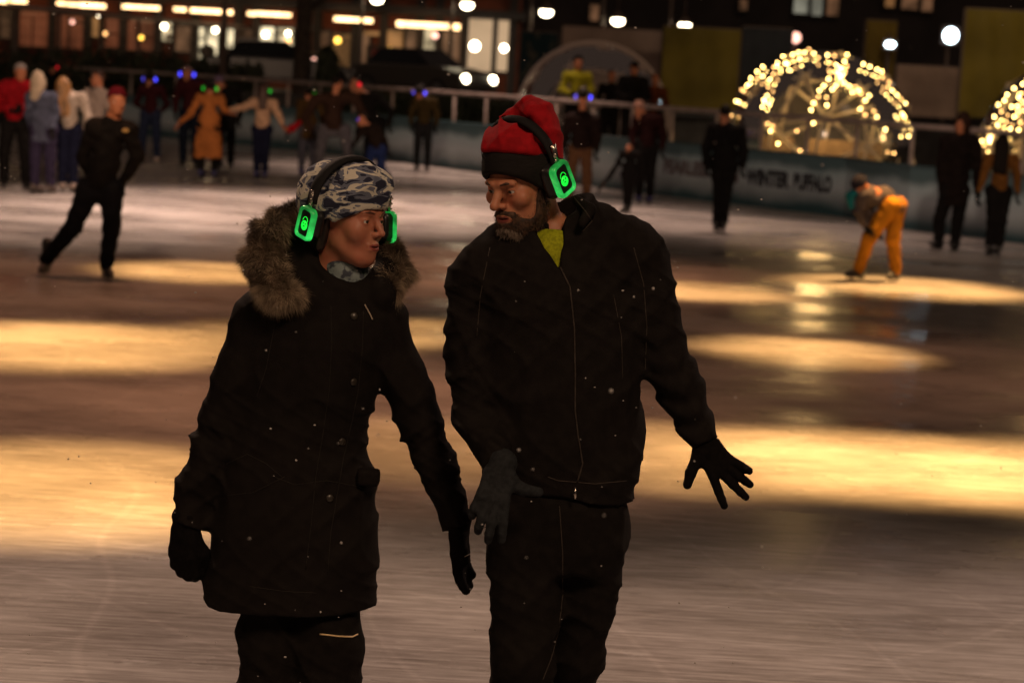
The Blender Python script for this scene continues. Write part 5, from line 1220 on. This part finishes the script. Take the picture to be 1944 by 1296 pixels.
smart('person', 'skater in cream jacket with long brown hair and one green earphone holding out an arm', (494, 341), 158, yaw=180, jacket=C('cream_jacket', (.60, .38, .25)), jlen='hip', trousers=NAVY, hair=('long', HBR), phones=(GRNS, None), boots=BOOTB, st=.08, jr=1.12, gloves=None,
      ov={'head': (501, 172), 'elL': (464, 204), 'haL': (437, 209), 'elR': (527, 216), 'haR': (536, 236)})
smart('person', 'small skater in brown top with red sleeve and one green earphone', (582, 337), 160, yaw=180, jacket=C('olive_brown', (.07, .040, .014)), jlen='thigh', trousers=C('grey_blue', (.075, .075, .10)), hair=('short', HB), phones=(GRNS, None), boots=BOOTB, ov={'head': (586, 178), 'elL': (566, 232), 'haL': (550, 250)})
sl = thing('red_bag', 'small red bag held by the skater in the brown top', 'bag', tuple(W(558, 243, G(582, 337).y-.15)))
bp = W(558, 243, G(582, 337).y-.15); V, F = snets(lambda P: smin(rc(P, tuple(bp+Vector((-.10, 0, -.05))), tuple(bp+Vector((.10, 0, .10))), .055, .045), rc(P, tuple(bp+Vector((-.12, 0, -.04))), tuple(bp+Vector((-.02, 0, -.02))), .06), .04), *bounds([bp], .26), .015); mesh_obj('pouch', V, F, C('red_bag', (.42, .012, .02)), sl)
MB().tube([bp+Vector((-.08, 0, .03)), bp+Vector((0, 0, .16)), bp+Vector((.09, 0, .14))], .008, 6).obj('strap', BLKC, sl, smooth=True)
smart('person', 'big skater in brown jacket and grey trousers leaning forward before the dark bush', (632, 352), 140, H=1.78, yaw=150, jacket=C('brown_jacket', (.038, .020, .014)), trousers=C('light_grey_trousers', (.10, .095, .11)), hair=('short', HB), jr=1.25, st=.26,
      ov={'head': (640, 158, -.1), 'shL': (600, 188), 'shR': (672, 186), 'waist': (632, 222), 'hipL': (615, 248), 'hipR': (655, 248), 'elL': (580, 222), 'haL': (592, 250), 'elR': (690, 218), 'haR': (680, 242)})
smart('person', 'dark skater with one red lit earphone right of the brown jacketed skater', (708, 338), 138, yaw=-60, jacket=BLKC, trousers=BLKC, hair=('short', HB), phones=(RED, RED), ov={'head': (676, 160), 'shL': (682, 188), 'shR': (714, 184), 'waist': (705, 230)})
smart('person', 'crouching child in black coat and blue jeans with a blue lit earphone', (715, 360), 205, H=1.5, yaw=-40, jacket=C('black_brown', (.014, .009, .007)), trousers=C('blue_jeans', (.016, .028, .10)), hair=('short', HB), phones=(BLU, None), jlen='hip',
      ov={'head': (688, 228), 'shL': (690, 246), 'shR': (714, 244), 'waist': (712, 268), 'hipL': (708, 284), 'hipR': (724, 284), 'elL': (680, 262, -.1), 'haL': (670, 276, -.2), 'elR': (730, 264), 'haR': (736, 284), 'knL': (698, 312), 'anL': (690, 342), 'knR': (724, 316), 'anR': (736, 344)})
smart('person', 'skater in olive jacket with blue lit headphones standing before the boards', (800, 326), 158, yaw=180, jacket=C('olive_jacket', (.050, .034, .012)), trousers=C('dark_grey', (.016, .017, .019)), hair=('short', HB), phones=(BLU, BLUD), jlen='hip', ov={'head': (796, 176)}, jr=1.1)
smart('person', 'dark jacketed skater in tan trousers with blue lit headphones behind the red beanie', (1095, 398), 166, H=1.76, yaw=180, jacket=C('dark_brown', (.014, .008, .007)), trousers=C('brown_trousers', (.11, .055, .028)), hair=('short', HB), phones=(BLU, BLUD), jr=1.3, jlen='hip', ov={'head': (1107, 184)}, st=.14)
smart('person', 'adult in pinkish cap and dark maroon coat behind the skating child', (1222, 388), 184, yaw=180, jacket=C('dark_maroon', (.022, .007, .007)), trousers=BLKC, hat=('beanie', C('pinkish_cap', (.36, .20, .15))), boots=BOOTB, jlen='hip', ov={'head': (1213, 205)}, jr=1.15, st=.09)
smart('person', 'child in black outfit skating with an arm reaching down to the left', (1190, 405), 262, yaw=-30, jacket=BLKC, trousers=BLKC, hair=('short', HB), jlen='thigh', jr=1.05, ov={'head': (1195, 282), 'elL': (1165, 325), 'haL': (1140, 356), 'haR': (1218, 330), 'elR': (1215, 312)}, st=.05)
smart('person', 'tall figure all in black skating alone before the lettered boards', (1366, 441), 196, yaw=170, jacket=BLKC, trousers=BLKC, hair=('short', HB), jr=1.2, jlen='thigh', st=.05, ov={'head': (1377, 216)})
# bent skater in orange trousers
t, j, M, hw, S, k, body = smart('person', 'skater in bright orange trousers bending forward with hands towards the knees', (1662, 535), 335, H=1.75, yaw=-50, head_yaw=-60, pitch=55, jacket=C('grey_sweater', (.075, .062, .065)), trousers=C('orange_trousers', (.40, .16, .012), nscale=6), hair=None, hat=('beanie', C('dark_cap', (.022, .02, .03))), boots=BOOT, jr=.95,
      ov={'head': (1634, 354, -.25), 'neck': (1644, 362, -.2), 'shL': (1640, 372, -.30), 'shR': (1652, 366, -.05), 'waist': (1678, 374, .02), 'hipL': (1690, 392, -.08), 'hipR': (1702, 392, .10), 'elL': (1630, 402, -.28), 'haL': (1643, 430, -.22), 'elR': (1650, 404, -.02), 'haR': (1660, 432, 0),
          'knL': (1650, 452, -.10), 'anL': (1630, 511, 0), 'knR': (1695, 452, .06), 'anR': (1700, 513, .08)})
sp_ = W(1614, 372, j['head'].y-.02); V, F = snets(lambda P: smin(rc(P, tuple(sp_+Vector((.06, 0, .05))), tuple(sp_+Vector((0, 0, 0))), .045, .045), rc(P, tuple(sp_), tuple(sp_+Vector((.02, 0, -.12))), .045, .03), .03), *bounds([sp_], .25), .013); mesh_obj('scarf', V, F, C('teal_scarf', (.012, .14, .18)), t)
# dark couple on the right
smart('person', 'man in dark fur hooded coat standing at the right with feet apart', (1796, 474), 214, yaw=-35, jacket=C('dark_coat', (.013, .009, .008)), trousers=BLKC, hat=('hood', C('dark_fur_hood', (.035, .018, .013))), jlen='thigh', jr=1.22, st=.14, ov={'head': (1826, 238), 'shL': (1797, 268), 'shR': (1848, 270), 'waist': (1816, 320), 'hipL': (1800, 362), 'hipR': (1826, 362), 'elR': (1858, 320), 'haR': (1855, 368), 'elL': (1786, 322), 'haL': (1790, 365), 'knL': (1783, 418), 'knR': (1818, 418), 'anL': (1782, 462), 'anR': (1812, 466)})
smart('person', 'woman with long dark hair in mustard jacket holding the hooded man\'s hand', (1886, 487), 252, yaw=160, jacket=C('mustard', (.17, .072, .018)), trousers=BLKC, hair=('verylong', HB), jlen='hip', jr=1.0, st=.07, ov={'elL': (1868, 332), 'haL': (1858, 364)})
# people standing round the dark dome behind the railing
def onY(px, Y): p = W(px, 200, Y); return Vector((p.x, Y, 0))
for (px, top, Y, jm, hm, lb, kw) in [
        (1093, 104, 46, C('hi_vis', (.30, .28, .02)), ('beanie', BLKC), 'person in yellow vest and black cap behind the railing by the dark dome', {}),
        (1158, 132, 48, BLKC, None, 'brown haired person in the dark dome between the yellow vest and the tall dark figure', {}),
        (1200, 116, 46, BLKC, ('cap', BLKC), 'broad dark jacketed person in a cap behind the railing by the dark dome', {'jr': 1.3}),
        (1241, 138, 47, C('dark_rust', (.10, .028, .01)), None, 'person with auburn hair at the right side of the dark dome', {})]:
    g = onY(px, Y); gz = .30; H_ = W(px, top, Y).z-gz
    st_ = thing('viewing_step', lb.replace('person', 'step under the person', 1) if False else 'low dark step under the '+lb.split(' behind')[0].split(' in the dark')[0].split(' at the')[0], 'step', (g.x, Y, 0), 'low steps behind the railing')
    MB().box((g.x, Y, gz/2-.03), (.7, .6, gz+.06)).obj('tread', mat('step_wood', (.05, .035, .025), .8, noise=.3, nscale=4), st_)
    smart('person', lb, (px, 0), top, dz=g, ground=gz, H=H_, yaw=10, jacket=jm, trousers=BLKC, hat=hm, hair=('short', HBR) if hm is None else None, skates=False, arms='front', **kw)

# falling snow
sn = MB()
for i in range(520):
    Yd = 3.2+rng.random()**1.3*26; px = rng.uniform(-60, 2000); py = rng.uniform(-40, 1330); p = W(px, py, Yd)
    if p.z < .02: continue
    r = (.0014+.0012*rng.random())*(1 if Yd > 4 else .8); sn.sphere(p, (r*1.3, r, r*.9), 6, 4)
for i in range(90):      # flakes drifting close in front of the couple
    Yd = rng.uniform(4.3, 5.2); p = W(rng.uniform(330, 1420), rng.uniform(280, 1290), Yd); r = .0007+.0018*rng.random()**3; sn.sphere(p, (r*rng.uniform(.8, 2), r, r*rng.uniform(.6, 1.6)), 6, 4)
for (px, py, Yd, r) in ((1160, 742, 3.6, .0035), (985, 854, 3.9, .003), (1240, 548, 4.3, .0028), (505, 665, 4.4, .002), (648, 1030, 4.2, .0025), (1318, 875, 4.4, .002)): sn.sphere(W(px, py, Yd), r, 8, 6)
so_ = sn.obj('falling_snow', mat('snow_flake', (.45, .43, .42), .6), smooth=True); so_['kind'] = 'stuff'
